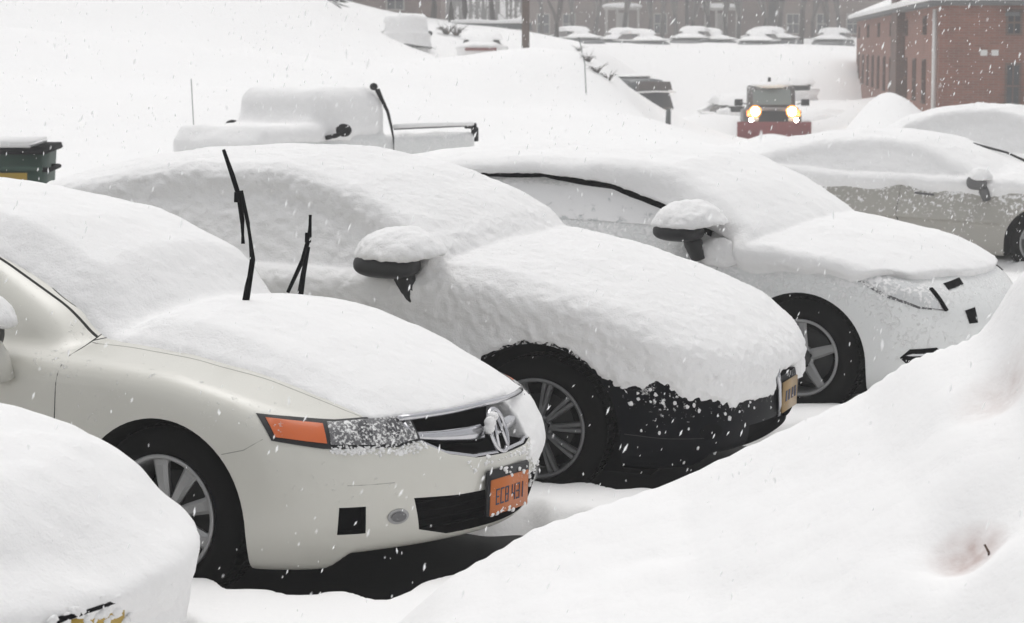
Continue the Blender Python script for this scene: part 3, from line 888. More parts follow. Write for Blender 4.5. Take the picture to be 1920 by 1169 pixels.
# ---- car 3: white sedan, third in the row
def white_sedan():
    p = dict(BASE, name='parked_sedan', rot=25, pitch=2.0, wheel=(1.589, 13.0, .314), seed=21, cut_r=.375, arch_r=.39, plan=.17, crown=.11, tumble=.52,
             top=[(-3.8, .85), (-3.6, .93), (-3.2, .97), (-2.0, .93), (-.6, .95), (-.25, .96), (.1, .955), (.45, .91), (.75, .82), (.9, .71), (1.05, .6)],
             roof=[(-3.8, .2), (-3.5, .86), (-3.25, 1.0), (-2.9, 1.13), (-2.4, 1.22), (-1.9, 1.26), (-1.2, 1.27), (-.77, 1.24), (-.42, 1.12), (-.08, .95), (.0, .8), (.2, .2)],
             mirror=(-.71, .99, .985), mir_r=(.14, .125, .055), side_t=.014)
    e = place_car(p)
    tag(e, 'white sedan with five spoke wheel and frosted side windows under a snow lip', 'car', 'cars parked side by side in the lot')
    f0 = diag(-1)
    body, bvh = build_body(p, e, M['white'], None, .015)
    wt = curve([(-2.75, 1.0), (-2.6, 1.09), (-2.25, 1.205), (-1.71, 1.235), (-1.25, 1.205), (-.92, 1.115), (-.55, .97), (-.45, .93)], .02)
    def cover(X, Y, Z):
        ay = np.abs(Y)
        low = sst(Z - .82 - .02 * np.sin(X * 17) * np.sin(X * 5), -.07, .10) * sst(X, -.75, -.3)   # top of the wings
        low = np.maximum(low, sst(Z, .90, .97))
        m = 1.0
        # side glass carries only a skin
        zt = wt(X)
        side = np.where((ay > .48) & (X > -2.75), 1 - (1 - sst(Z - zt, -.01, .03)) * sst(-X, .30, .52), 1.0)
        return low * m * side
    tx = curve([(-3.8, .10), (-1.4, .115), (-.8, .14), (-.4, .12), (-.2, .11), (.2, .07), (.6, .05), (.9, .03)], .08)
    def thick(X, Y, Z):
        ay = np.abs(Y)
        return tx(X) + 0 * Y
    snow_cover(p, 'snow_cover', e, M['snow_car'], .014, cover, thick, rag=.007, lump=.014, withmirror=False)
    mo = build_mirror(p, e, M['black'], (-1,), True, 'black'); mirror_snow(p, mo, -1, M['snow_rough'], (.23, .19, .155), .07, .015)
    for s in (-1, 1):
        f = diag(s)
        H_ = patch(bvh, [(-.452, .800), (-.30, .803), (-.086, .755), (-.03, .75), (.030, .632), (-.145, .646), (-.315, .704)], f, 'headlight', M['lens'], e, .003, .01, .03)
        patch(bvh, [(-.062, .735), (-.035, .743), (.028, .633), (.008, .628)], f, 'lamp_edge', M['dull'], H_, .016, .012, .02)
        patch(bvh, [(-.436, .812), (-.29, .815), (-.10, .765), (-.045, .74), (-.005, .640), (-.140, .656), (-.300, .716)], f, 'lens', M['rime'], H_, .008, .01, .03, .012)
        patch(bvh, [(.068, .765), (.227, .784), (.229, .754), (.08, .735)], f, 'grille_slot', M['dull'], e, .004, .01, .03)
        patch(bvh, [(.164, .626), (.253, .637), (.265, .555), (.192, .555)], f, 'grille_corner', M['dull'], e, .004, .01, .03)
        FL = patch(bvh, [(-.227, .375), (-.181, .424), (-.034, .435), (-.0, .41), (-.03, .365), (-.193, .345)], f, 'fog_light', M['dull'], e, .004, .01, .03)
        patch(bvh, [(-.20, .39), (-.17, .40), (-.03, .405), (-.03, .395), (-.17, .388)], f, 'trim_strip', M['chrome'], FL, .009, .01, .02)
        sd = ((0, s * 1.2, 0), (1, 0, 0), (0, 0, 1), (0, -s, 0))
        win = [(-.62, .99), (-.92, 1.115), (-1.25, 1.205), (-1.71, 1.235), (-2.25, 1.205), (-2.6, 1.09), (-2.7, .99)]
        W_ = patch(bvh, win, sd, 'side_window', M['frost'], e, .004, .01, .05)
        seam(bvh, [(-.58, s * 1.2, .965), (-.92, s * 1.2, 1.095), (-1.25, s * 1.2, 1.183), (-1.71, s * 1.2, 1.216), (-2.25, s * 1.2, 1.188), (-2.5, s * 1.2, 1.12)], (0, -s, 0), 'window_trim', M['dull'], e, .022, .024)
        seam(bvh, [(-.52, s * 1.2, .93), (-.50, s * 1.2, .7), (-.50, s * 1.2, .3)], (0, -s, 0), 'door_gap', M['gap'], e, .004)
        make_wheel(e, 0, s, 'five', .325, .212, .325); make_wheel(e, -2.70, s, 'five', .325, .212, .325)
    q_ = dict(mirror=(-.50, .90, .86), mir_r=(.1, .1, .05)); o_ = mirror_snow(q_, e, -1, M['snow_rough'], (.13, .07, .085), 0, -.2); o_.name = 'snow_clump'
    for a, b in (((-.30, -.56, 1.03), (-.36, -.44, 1.05)), ((-.30, -.12, 1.07), (-.38, -.02, 1.09))):
        pw = MB(); pw.tube([a, b], .012, 8); pw.build('wiper', M['black'], e)
    ul = MB(); ul.prism([(-3.5, .15), (-3.5, .30), (.6, .30), (.6, .22), (.5, .13)], -.72, .72); ul.build('underbody', M['dull'], e)
    return e

# ---- car 4: tan sedan further back
def tan_sedan():
    p = dict(BASE, name='parked_sedan', rot=25, pitch=2.0, wheel=(5.249, 23.5, .07), seed=33, side_t=.016,
             mirror=(-.66, .97, .90), mir_r=(.10, .10, .075), tumble=.46,
             roof=[(-3.8, .2), (-3.5, .88), (-3.3, 1.0), (-2.9, 1.12), (-2.5, 1.20), (-2.0, 1.25), (-1.6, 1.255), (-1.25, 1.235), (-.85, 1.12), (-.35, .93), (-.2, .78), (.1, .2)])
    p['wheel'] = ((1955 - 960) / 4454 * 23.5, 23.5, 2.03 - (455 - 83) / 4454 * 23.5)
    e = place_car(p)
    tag(e, 'tan sedan at the right edge with snow-plastered doors and a small grey mirror', 'car', 'cars parked further back in the lot')
    body, bvh = build_body(p, e, M['tan'], None, .022)
    def cover(X, Y, Z):
        ay = np.abs(Y)
        return sst(Z - .83 - .06 * np.sin(X * 3.1) * np.sin(X * 7.7), -.10, .08)
    def thick(X, Y, Z): return .075 + 0 * X + 0 * Y
    snow_cover(p, 'snow_cover', e, M['snow_rough'], .02, cover, thick, rag=.012, rs=18, lump=.02, withmirror=False)
    for s in (-1, 1):
        mo = build_mirror(p, e, M['grey'], (s,), True, 'grey'); mirror_snow(p, mo, s, M['snow_rough'], (.13, .13, .13))
        seam(bvh, [(-1.45, s * 1.2, .9), (-1.47, s * 1.2, .6), (-1.45, s * 1.2, .3)], (0, -s, 0), 'door_gap', M['gap'], e, .006)
        seam(bvh, [(-1.30, s * 1.2, .755), (-1.10, s * 1.2, .745)], (0, -s, 0), 'door_handle', M['grey'], e, .012, .02)
        make_wheel(e, 0, s, 'five', .325, .215, .325); make_wheel(e, -2.70, s, 'five', .325, .215, .325)
    w = MB(); w.tube([(-.95, -.05, 1.24), (-.62, .05, 1.16), (-.40, .10, 1.07)], .012, 8); w.build('wiper', M['black'], e)
    return e

# ---- car 0: foreground car, nose only in view, wholly white
def buried_sedan():
    p = dict(BASE, name='parked_sedan', rot=27, pitch=2.0, wheel=(-2.46, 6.15, .27), seed=41, side_t=.045, crown=.17, plan=.26, k_ns=.30, k_top=.16,
             nose=[(.0, .82), (.2, .90), (.35, .97), (.5, 1.0), (.6, .95), (.68, .85), (.8, .77), (.9, .72)],
             top=[(-3.8, .86), (-3.6, .96), (-3.2, 1.0), (-2.0, .95), (-.6, .97), (-.3, .975), (0, .95), (.3, .91), (.6, .84), (.8, .75), (.9, .66), (1.0, .58)])
    e = place_car(p)
    tag(e, 'nearest car, a white mound with a scrap of yellow plate at bottom left', 'car', 'cars parked side by side in the lot')
    body, bvh = build_body(p, e, M['white'], None, .022)
    def cover(X, Y, Z): return sst(Z - .22, 0, .08) + 0 * X + 0 * Y
    def thick(X, Y, Z): return .07 + 0 * X + 0 * Y
    snow_cover(p, 'snow_cover', e, M['snow_car'], .018, cover, thick, rag=.006, rs=14, lump=.035, base_noise=3.2, hi=(1.35, 1.2, 1.8))
    for s in (-1, 1):
        make_wheel(e, 0, s, 'five'); make_wheel(e, -2.70, s, 'five')
    pm = MB(); pm.box((1.050, -.25, .44), (1.062, .04, .585)); P_ = pm.build('license_plate', M['yellow'], e, .003)
    fr = MB(); fr.box((1.049, -.27, .585), (1.068, .06, .600)); fr.box((1.049, -.27, .44), (1.064, -.252, .585)); fr.build('plate_frame', M['dull'], P_, .002)
    sb = MB()
    for k in range(70):
        y = random.uniform(-.29, .08); z = random.choice((.60, .59, .57, .55, .53)) + random.uniform(-.02, .01)
        q = random.uniform(.005, .015); sb.blob((1.060, y, z), (q * .8, q * 1.6, q), 7, 5, .3)
    tag(sb.build('plate_snow', M['snow_rough'], P_), kind='stuff')
    return e

# ---- car 5: only its roof and hood show above car 4
def far_sedan():
    p = dict(BASE, name='parked_sedan', rot=22, pitch=1.0, wheel=(7.6, 29.5, .0), seed=55, side_t=.02)
    e = place_car(p)
    tag(e, 'snow covered car in front of the brick building, only its rounded white roof visible', 'car', 'cars parked further back in the lot')
    body, bvh = build_body(p, e, M['grey'], None, .03)
    snow_cover(p, 'snow_cover', e, M['snow_rough'], .028, lambda X, Y, Z: sst(Z, .5, .7) + 0 * X + 0 * Y, lambda X, Y, Z: .11 + 0 * X + 0 * Y, rag=.01, rs=12, lump=.03, withmirror=False)
    for s in (-1, 1):
        make_wheel(e, 0, s, 'five', zc=.325); make_wheel(e, -2.70, s, 'five')
    m = MB(); m.tube([(-1.3, -.2, 1.52), (-1.28, -.2, 1.60)], [.03, .02], 8); m.build('antenna', M['black'], e)
    return e
M['tan_plate'] = dusted('tan_plate', (0.35, 0.23, 0.10), 0.5, 0, 1, 0, .2, .2)
M['yellow'] = simple('yellow_plate', (0.45, 0.30, 0.05), 0.5)
M['lens_dark'] = simple('smoked_lens', (0.02, 0.02, 0.022), 0.3)
M['frost'] = dusted('frosted_glass', (0.60, 0.62, 0.62), 0.8, .8, 1.3, .55, 1.0, 0.0, fs=16)
M['rime'] = dusted('rimed_lens', (0.62, 0.63, 0.63), 0.8, .5, 1.0, .3, .8, 0.0, fs=40)
M['grey'] = simple('grey_plastic', (0.12, 0.12, 0.12), 0.6)

# ------------------------------------------------------------ terrain
HZ = 83.0; FP = 4454.0
def site(px, py, d):       # a surveyed spot: bearing and dip from the camera stand, distance d
    return ((px - 960) / FP * d, d, 2.03 - (py - HZ) / FP * d)
CTRL = [(-2, 4, .12), (0, 4, .3), (2, 4, .5), (-3, 8, .13), (0, 8.5, .13), (0, 10, .10), (3, 9, .10), (-4, 13, .08), (1.4, 12, .10), (5, 13, .05), (3.2, 14.5, .05),
        (-6, 20, -.15), (0, 20, -.1), (5, 19, -.05), (8, 24, -.25), (5, 30, -.35), (8, 38, -.4), (-4, 28, -.25), (-8, 30, -.2), (1, 28, -.25),
        (-10, 38, .3), (-16, 38, 1.2), (-2.5, 32, -.15), (-12, 52, 2.0), (-20, 60, 4.5)]
CTRL += [site(*q) for q in [(600, 165, 46), (300, 90, 58), (0, 60, 68), (560, -15, 90), (420, -60, 95), (200, -150, 100), (0, -260, 110), (640, 24, 93), (700, 58, 93), (760, 72, 96), (850, 84, 96),
        (930, 100, 96), (985, 122, 84), (1000, 62, 101), (1050, 72, 101), (1100, 92, 96), (800, 120, 75), (1000, 170, 62), (1100, 230, 48), (1150, 152, 76), (1200, 190, 66), (1250, 226, 58), (1300, 248, 52), (1390, 272, 46),
        (900, 250, 40), (1200, 262, 42), (800, 200, 50), (1440, 292, 50), (1440, 282, 60), (1600, 292, 50), (1570, 277, 62), (1800, 290, 55), (1760, 245, 66), (1335, 266, 56), (1445, 273, 67), (1350, 262, 70), (1900, 260, 62), (1205, 232, 84), (1265, 235, 82), (1220, 225, 76), (1240, 225, 90), (1160, 185, 84), (1230, 232, 66)]]
ROAD = [site(*q) for q in [(1445, 262, 85), (1350, 262, 85), (1540, 262, 84), (1300, 225, 88), (1300, 245, 78), (1450, 275, 72), (1560, 268, 72), (1500, 274, 66), (1500, 266, 77), (1560, 272, 66), (1540, 262, 78), (1420, 230, 92), (1400, 200, 102), (1500, 190, 104), (1400, 150, 116),
        (1250, 170, 100), (1150, 130, 112), (1100, 100, 125), (1250, 92, 130), (1400, 91, 131), (1590, 96, 130), (1080, 88, 132), (1590, 190, 95), (1560, 140, 116), (1650, 200, 84), (1605, 200, 112), (1700, 215, 74), (1800, 215, 70), (1600, 226, 66)]]
CTRL += ROAD + [(-40, 130, 6), (-20, 140, 3.0), (5, 150, 2.2), (30, 150, 2.2), (60, 130, 1.0), (60, 60, -.3), (30, 40, -.5), (-40, 60, 6), (-40, 30, 2), (-15, 15, 0), (15, 12, 0), (10, 5, .3), (-10, 4, .1),
                (0, 180, 2.8), (40, 180, 2.8), (-40, 180, 5)]
_C = np.array(CTRL, float)
def _lg(x, y): return np.stack([x / (y + 6.0) * 14, np.log(y + 6.0) * 9], -1)
_P = _lg(_C[:, 0], _C[:, 1])
def _phi(r): return np.sqrt(r * r + .15)
_A = _phi(np.linalg.norm(_P[:, None] - _P[None], axis=2))
_n = len(_P)
_B = np.block([[_A + 0 * np.eye(_n), np.ones((_n, 1)), _P], [np.ones((1, _n)), np.zeros((1, 3))], [_P.T, np.zeros((2, 3))]])
_w = np.linalg.solve(_B, np.concatenate([_C[:, 2], np.zeros(3)]))
def base_z(x, y):
    q = _lg(np.asarray(x, float), np.maximum(np.asarray(y, float), .5))
    r = np.zeros(q.shape[:-1])
    for k in range(_n):
        r += _w[k] * _phi(np.hypot(q[..., 0] - _P[k, 0], q[..., 1] - _P[k, 1]))
    return r + _w[_n] + _w[_n + 1] * q[..., 0] + _w[_n + 2] * q[..., 1]

# ploughed bank in front of the car noses: crest line and crest height by x
_cy = curve([(-1.6, 6.9), (-.6, 7.35), (-.21, 7.35), (.07, 7.5), (.54, 7.7), (1.11, 7.5), (1.23, 7.4), (1.44, 7.2), (1.55, 7.0), (1.9, 6.8), (3.5, 6.4)], .05)
_cz = curve([(-1.6, .10), (-.45, .15), (-.21, .365), (.07, .50), (.54, .625), (.85, .79), (1.11, .935), (1.19, 1.01), (1.25, 1.065), (1.31, 1.10), (1.39, 1.14), (1.44, 1.18), (1.47, 1.25), (1.52, 1.38), (1.7, 1.5), (3.5, 1.7)], .02)
PADS = []   # bare ground kept dry by each parked car: (matrix inverse, x0, x1, halfwidth)
def snow_z(x, y):
    p3 = np.stack([x, y, 0 * x], -1)
    z = base_z(x, y)
    z = z + fbm(p3, .9, 3, 3.0) * .025 + fbm(p3, .12, 3, 9.0) * np.clip((y - 15) / 30, 0, 1) * .35
    z = z + fbm(p3, 4.0, 3, 5.0) * .008
    cy, cz = _cy(x), _cz(x)
    d = y - cy
    cz = cz + fbm(p3, 2.3, 3, 1.7) * .012
    near = cz - .13 * np.clip(-d, 0, 9) - .03 * np.clip(-d, 0, .6) + .06 * fbm(p3, 1.9, 4, 21.) * np.clip(-d / .5, 0, 1)
    far = cz - .62 * np.clip(d, 0, 9) 
    bank = np.where(d < 0, near, far)
    bank = bank - .012 * np.exp(-(d / .06) ** 2)
    # hollows on the near flank
    for hx, hy, hr, hd in ((1.20, 6.08, .13, .11), (1.43, 6.75, .12, .09), (1.10, 5.45, .34, .15), (1.42, 6.1, .22, .10), (.1, 6.2, .5, .03), (.7, 6.6, .35, .03)):
        bank = bank - hd * np.exp(-((x - hx) ** 2 + ((y - hy) * .8) ** 2) / hr ** 2)
    bank = np.where(x > -1.9, bank, -5)
    z = smax(z, bank, .05)
    return z

def pad_mask(x, y):
    m = np.zeros_like(x)
    for inv, x0, x1, hw in PADS:
        lx = inv[0][0] * x + inv[0][1] * y + inv[0][3]; ly = inv[1][0] * x + inv[1][1] * y + inv[1][3]
        wob = .05 * np.sin(lx * 9) + .03 * np.sin(lx * 23 + ly * 5)
        dx = np.maximum(x0 - lx, lx - x1) + .04 * np.sin(ly * 8); dy = np.abs(ly) - hw + wob
        d = np.maximum(dx, dy)
        m = np.maximum(m, sst(-d, -.10, .12))
    return m

def build_terrain():
    ys = [2.5]
    while ys[-1] < 190: ys.append(ys[-1] * (1.0042 if ys[-1] < 12 else 1.009))
    ys = np.array(ys)
    us = np.concatenate([np.linspace(-1.2, -.30, 60)[:-1], np.linspace(-.30, .30, 460), np.linspace(.30, 1.2, 60)[1:]])
    U, Y = np.meshgrid(us, ys)
    X = U * (Y + 1.0)
    Z = snow_z(X, Y)
    pm = pad_mask(X, Y)
    Z = Z * (1 - pm) + (-.12) * pm + np.minimum(Z + .0, 0) * 0
    ny, nx = X.shape
    v = np.stack([X, Y, Z], -1).reshape(-1, 3)
    i = np.arange((ny - 1) * (nx - 1)); r, c = i // (nx - 1), i % (nx - 1)
    a = r * nx + c
    f = np.stack([a, a + 1, a + nx + 1, a + nx], 1)
    o = link('snow_ground', np_mesh('snow_ground', v, f), M['snow_ground'])
    tag(o, 'thick white snow over the lot, the hillside, the road and the ploughed bank', None, None, 'structure')
    # the wide land under and beyond it
    g = MB(); g.box((-240, -40, -7.5), (240, 330, -6)); o = g.build('ground', M['snow_far']); tag(o, 'flat snowy land around', None, None, 'structure')
    # bare tarmac under the parked cars
    for k, e in enumerate(CARS):
        pd = MB(); 
        bm = MB(); bm.add([(-3.9, -1.05, .0), (1.05, -1.05, 0), (1.05, 1.05, 0), (-3.9, 1.05, 0)], [(0, 1, 2, 3)])
        mw = e.matrix_world.copy()
        vs = []
        for v_ in bm.v:
            q = mw @ Vector((v_[0], v_[1], 0)); vs.append((q.x, q.y, e.location.z - .03 + .002 * k))
        t = MB(); t.add(vs, [(0, 1, 2, 3)]); o = t.build('tarmac', M['asphalt']); tag(o, 'dark bare tarmac sheltered under a parked car', None, None, 'structure')
M['snow_ground'] = snow_mat('snow_ground', 0.35, 0.8, 0.6)
def tint_patch(m, c, r, col):
    # blends a soft noisy patch of colour into the snow
    nt = m.node_tree; b = nt.nodes['Principled BSDF']; src = b.inputs['Base Color'].links[0].from_socket
    tc = nt.nodes.new('ShaderNodeTexCoord'); s = nt.nodes.new('ShaderNodeVectorMath'); s.operation = 'SUBTRACT'; s.inputs[1].default_value = c
    n = nt.nodes.new('ShaderNodeTexNoise'); n.inputs['Scale'].default_value = 22; n.inputs['Detail'].default_value = 4
    nt.links.new(tc.outputs['Object'], s.inputs[0]); nt.links.new(tc.outputs['Object'], n.inputs['Vector'])
    l = nt.nodes.new('ShaderNodeVectorMath'); l.operation = 'LENGTH'; nt.links.new(s.outputs[0], l.inputs[0])
    mr = nt.nodes.new('ShaderNodeMapRange'); mr.inputs[1].default_value = r; mr.inputs[2].default_value = r * .25; mr.inputs[3].default_value = 0; mr.inputs[4].default_value = 1.1
    nt.links.new(l.outputs['Value'], mr.inputs[0])
    mu = nt.nodes.new('ShaderNodeMath'); mu.operation = 'MULTIPLY'; mu.use_clamp = True; nt.links.new(mr.outputs[0], mu.inputs[0]); nt.links.new(n.outputs['Fac'], mu.inputs[1])
    mx = nt.nodes.new('ShaderNodeMix'); mx.data_type = 'RGBA'; mx.inputs[7].default_value = (*col, 1)
    nt.links.new(mu.outputs[0], mx.inputs[0]); nt.links.new(src, mx.inputs[6]); nt.links.new(mx.outputs[2], b.inputs['Base Color'])
tint_patch(M['snow_ground'], (1.205, 6.10, float(snow_z(np.array([1.205]), np.array([6.10]))[0])), .13, (.42, .30, .27))  # smear of dirty slush in the near bank
tint_patch(M['snow_ground'], (1.43, 6.75, float(snow_z(np.array([1.43]), np.array([6.75]))[0])), .20, (.62, .56, .54))  # wider, greyer patch over the hollow nearer the crest
def on_ground(px, py):
    # where the line of sight of that bearing and dip meets the snow
    ds = np.arange(30, 135, .25); X = (px - 960) / FP * ds; Z = snow_z(X, ds); ray = 2.03 - (py - HZ) / FP * ds
    k = np.argmax(Z >= ray) if np.any(Z >= ray) else np.argmin(np.abs(Z - ray))
    return float(X[k]), float(ds[k]), float(Z[k])

# ------------------------------------------------------------ buildings
def brick_mat(name, c1, c2, mortar, scale=1.0, dirx=True):
    m, nt, b = mat_new(name)
    tc = nt.nodes.new('ShaderNodeTexCoord'); mp = nt.nodes.new('ShaderNodeSeparateXYZ'); cb = nt.nodes.new('ShaderNodeCombineXYZ')
    nt.links.new(tc.outputs['Object'], mp.inputs[0])
    ad = nt.nodes.new('ShaderNodeMath'); ad.operation = 'ADD'
    nt.links.new(mp.outputs['X'], ad.inputs[0]); nt.links.new(mp.outputs['Y'], ad.inputs[1])
    nt.links.new(ad.outputs[0], cb.inputs['X']); nt.links.new(mp.outputs['Z'], cb.inputs['Y'])
    br = nt.nodes.new('ShaderNodeTexBrick'); br.inputs['Scale'].default_value = scale
    br.inputs['Color1'].default_value = (*c1, 1); br.inputs['Color2'].default_value = (*c2, 1); br.inputs['Mortar'].default_value = (*mortar, 1)
    br.inputs['Brick Width'].default_value = .22; br.inputs['Row Height'].default_value = .075; br.inputs['Mortar Size'].default_value = .008
    nt.links.new(cb.outputs[0], br.inputs['Vector'])
    n = nt.nodes.new('ShaderNodeTexNoise'); n.inputs['Scale'].default_value = 1.3; n.inputs['Detail'].default_value = 7
    nt.links.new(tc.outputs['Object'], n.inputs['Vector'])
    mr = nt.nodes.new('ShaderNodeMapRange'); mr.inputs[3].default_value = .65; mr.inputs[4].default_value = 1.35
    nt.links.new(n.outputs['Fac'], mr.inputs[0])
    sc = nt.nodes.new('ShaderNodeVectorMath'); sc.operation = 'SCALE'
    nt.links.new(br.outputs['Color'], sc.inputs[0]); nt.links.new(mr.outputs[0], sc.inputs['Scale']); nt.links.new(sc.outputs[0], b.inputs['Base Color'])
    b.inputs['Roughness'].default_value = .9
    return m
M['brick'] = brick_mat('brick', (.27, .10, .066), (.20, .078, .053), (.22, .17, .14))
M['brick_dark'] = brick_mat('brick_dark', (.13, .07, .05), (.10, .055, .042), (.15, .12, .11))
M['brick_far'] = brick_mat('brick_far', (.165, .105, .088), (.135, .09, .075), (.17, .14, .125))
M['trim'] = simple('white_trim', (.70, .69, .67), .7)
M['fascia'] = simple('fascia', (.12, .12, .12), .8)
M['pane'] = simple('window_pane', (.03, .035, .04), .2)
M['bark'] = simple('bark', (.045, .038, .033), .95, var=.4, vs=20)
M['twig'] = simple('twig', (.10, .088, .08), .95)
M['pole'] = simple('pole_wood', (.085, .05, .035), .9, var=.3, vs=6)
M['green'] = simple('dumpster_green', (.012, .045, .028), .6, var=.3)
M['mustard'] = simple('mustard', (.30, .20, .02), .7)
M['red'] = simple('plow_red', (.22, .02, .02), .5, var=.3, vs=12)
M['plow_body'] = dusted('plow_body', (.055, .042, .042), .5, .9, 2.1, .20, .4, .2, fs=14)
M['truck'] = simple('truck_grey', (.045, .05, .055), .4, coat=.3, var=.3, vs=6)
M['lamp'] = simple('lit_lamp', (1, .9, .7), .3, emit=(1, .90, .72), strength=70)
M['amber_glow'] = simple('lit_amber', (1, .35, .05), .3, emit=(1, .30, .05), strength=2.2)  # amber emission, shared by the turn signals and the added headlight glow
M['windshield'] = simple('windshield', (.05, .07, .065), .3)
M['taupe'] = simple('taupe_glass', (.10, .085, .08), .4, var=.4, vs=5)
M['tail'] = simple('tail_red', (.18, .03, .03), .4)
M['window_white'] = simple('frame_white', (.36, .34, .32), .8)

def window(parent, Mx, w, h, z, x, thick=.06, fm='window_white', bars=1):
    """window in a wall: Mx maps local (along wall, outwards, up)"""
    f = MB()
    f.box((x - w / 2 - .07, .0, z - .07), (x - w / 2, thick, z + h + .07), Mx); f.box((x + w / 2, .0, z - .07), (x + w / 2 + .07, thick, z + h + .07), Mx)
    f.box((x - w / 2, .0, z + h), (x + w / 2, thick, z + h + .07), Mx); f.box((x - w / 2, .0, z - .07), (x + w / 2, thick + .04, z), Mx)
    f.box((x - w / 2, .0, z + h / 2 - .03), (x + w / 2, thick * .8, z + h / 2 + .03), Mx)
    for k in range(bars): 
        q = x - w / 2 + w * (k + 1) / (bars + 1); f.box((q - .02, .0, z), (q + .02, thick * .7, z + h / 2 - .03), Mx); f.box((q - .02, .0, z + h / 2 + .03), (q + .02, thick * .7, z + h), Mx)
    W = f.build('window', M[fm], parent)
    p = MB(); p.box((x - w / 2, -.02, z), (x + w / 2, .012, z + h), Mx); p.build('pane', M['pane'], W)
    return W

def wall_frame(a, b):
    """matrix: x along a->b, y outwards (to the right of a->b), z up"""
    a = Vector(a); b = Vector(b); t = (b - a).normalized(); n = Vector((t.y, -t.x, 0))
    return Matrix(((t.x, n.x, 0, a.x), (t.y, n.y, 0, a.y), (0, 0, 1, a.z), (0, 0, 0, 1)))

def brick_block():
    e = empty('brick_building', (12.5, 70, -1.5))
    tag(e, 'red brick building with snowy hip roof and white corner downspout, right edge', 'building')
    o = Vector((12.5, 70, -1.5))
    def L(x, y, z=0): return Vector((x, y, z)) - Vector((12.5, 70, 0)) + Vector((0, 0, 0))
    A = L(17.3, 120); B = L(12.5, 70); C = L(26, 67); D = L(31, 118)
    H1 = 4.66                       # eaves, measured from the base
    w = MB(); w.prism([(A.x, A.y), (B.x, B.y), (C.x, C.y), (D.x, D.y)], 0, H1, 'z'); w.build('wall', M['brick'], e)
    t = Vector((B.x - A.x, B.y - A.y, 0)).normalized()
    F = wall_frame(A, B); G = wall_frame(B, C)
    LL = (B - A).length
    # hip roof with snow
    def roof(name, mat, ov, dz, th):
        a, b, c, d = (Vector((p.x, p.y, 0)) for p in (A, B, C, D))
        cen = (a + b + c + d) / 4
        def out(p): q = (p - cen); return p + Vector((ov * (1 if q.x > 0 else -1), ov * (1 if q.y > 0 else -1), 0))
        pts = [out(p) for p in (a, b, c, d)]
        r1 = Vector(((b.x + c.x) / 2, b.y + 6.5, H1 + 3.0)); r2 = Vector(((a.x + d.x) / 2, a.y - 6.5, H1 + 3.0))
        vs = [Vector((p.x, p.y, H1 + dz)) for p in pts] + [Vector((p.x, p.y, H1 + dz + th)) for p in pts] + [r1 + Vector((0, 0, dz + th)), r2 + Vector((0, 0, dz + th))]
        m = MB(); m.add(vs, [(0, 1, 2, 3), (0, 4, 5, 1), (1, 5, 6, 2), (2, 6, 7, 3), (3, 7, 4, 0), (5, 8, 6), (7, 9, 4), (4, 9, 8, 5), (6, 8, 9, 7)])
        return m.build(name, mat, e)
    roof('roof', M['fascia'], .35, .0, .14)
    roof('roof_snow', M['snow_far'], .40, .143, .16)
    # tall side facade: windows in a row down the long wall
    for k in range(11):
        x = 3.0 + k * 4.2
        window(e, F, .9, 1.25, 1.75, x, fm='brick_dark')
        if k % 2 == 0: window(e, F, .9, .45, 3.9, x, fm='brick_dark', bars=0)
    ch = MB(); ch.box((LL - 17.8, .003, .0), (LL - 14.6, .30, H1 + 3.2), F); C_ = ch.build('chimney', M['brick_dark'], e)
    dp = MB(); dp.tube([F @ Vector((LL - .3, .10, .2)), F @ Vector((LL - .3, .10, H1 - .1))], .07, 8); dp.build('downspout', M['trim'], e)
    for x, z in ((2.15, 1.72), (6.3, 1.72), (2.15, 4.2 - .35), (6.3, 3.85)):
        h = 1.2 if z < 3 else .62
        window(e, G, .34 if x < 3 else .8, h, z, x, fm='brick_dark')
    # iron tie plates / vents
    for x in (1.20, 1.52):
        v = MB(); v.box((x, 0.0, 2.05 + 1.15), (x + .2, .04, 2.22 + 1.15), G); v.build('vent', M['trim'], e)
    lamp = MB(); lamp.box((1.9, 0, 4.35), (2.3, .18, 4.46), G); lamp.build('ledge', M['fascia'], e)
    return e

def rowhouse(name, label, x0, x1, y, z0, h, mat, porch=None, wins=True, step=2.0, cat='building', grp='apartment blocks behind the snowy field'):
    e = empty(name, (x0, y, z0)); tag(e, label, cat, grp)
    G = wall_frame((0, 0, 0), (x1 - x0, 0, 0))
    w = MB(); w.box((0, -9, 0), (x1 - x0, 0, h), G); w.build('wall', mat, e)
    r = MB(); r.prism([(-.4, h), (4.5, h + 2.6), (9.4, h)], -.3, x1 - x0 + .3, 'x'); r.build('roof', M['snow_far'], e)
    if wins:
        x = 1.0
        while x < x1 - x0 - .8:
            if not porch or abs(x - porch) > 1.4:
                window(e, G, .8, 1.3, .9, x, thick=.08)
            window(e, G, .8, 1.2, 3.6, x, thick=.08)
            x += step
    if porch:
        p = MB()
        p.box((porch - 1.2, .002, .0), (porch + 1.2, 1.2, .35), G)
        for s in (-1.1, -.35, .35, 1.1): p.box((porch + s - .08, 1.0, .35), (porch + s + .08, 1.16, 2.5), G)
        p.box((porch - 1.25, .002, 2.5), (porch + 1.25, 1.3, 2.68), G)
        P = p.build('porch', M['window_white'], e)
        s = MB(); s.blob(G @ Vector((porch, .65, 2.75)), (1.45, .75, .25), 16, 8, .02); s.build('porch_snow', M['snow_far'], P)
        d = MB(); d.box((porch - .35, .003, .35), (porch + .35, .05, 2.3), G); d.build('door', M['window_white'], e)
    return e

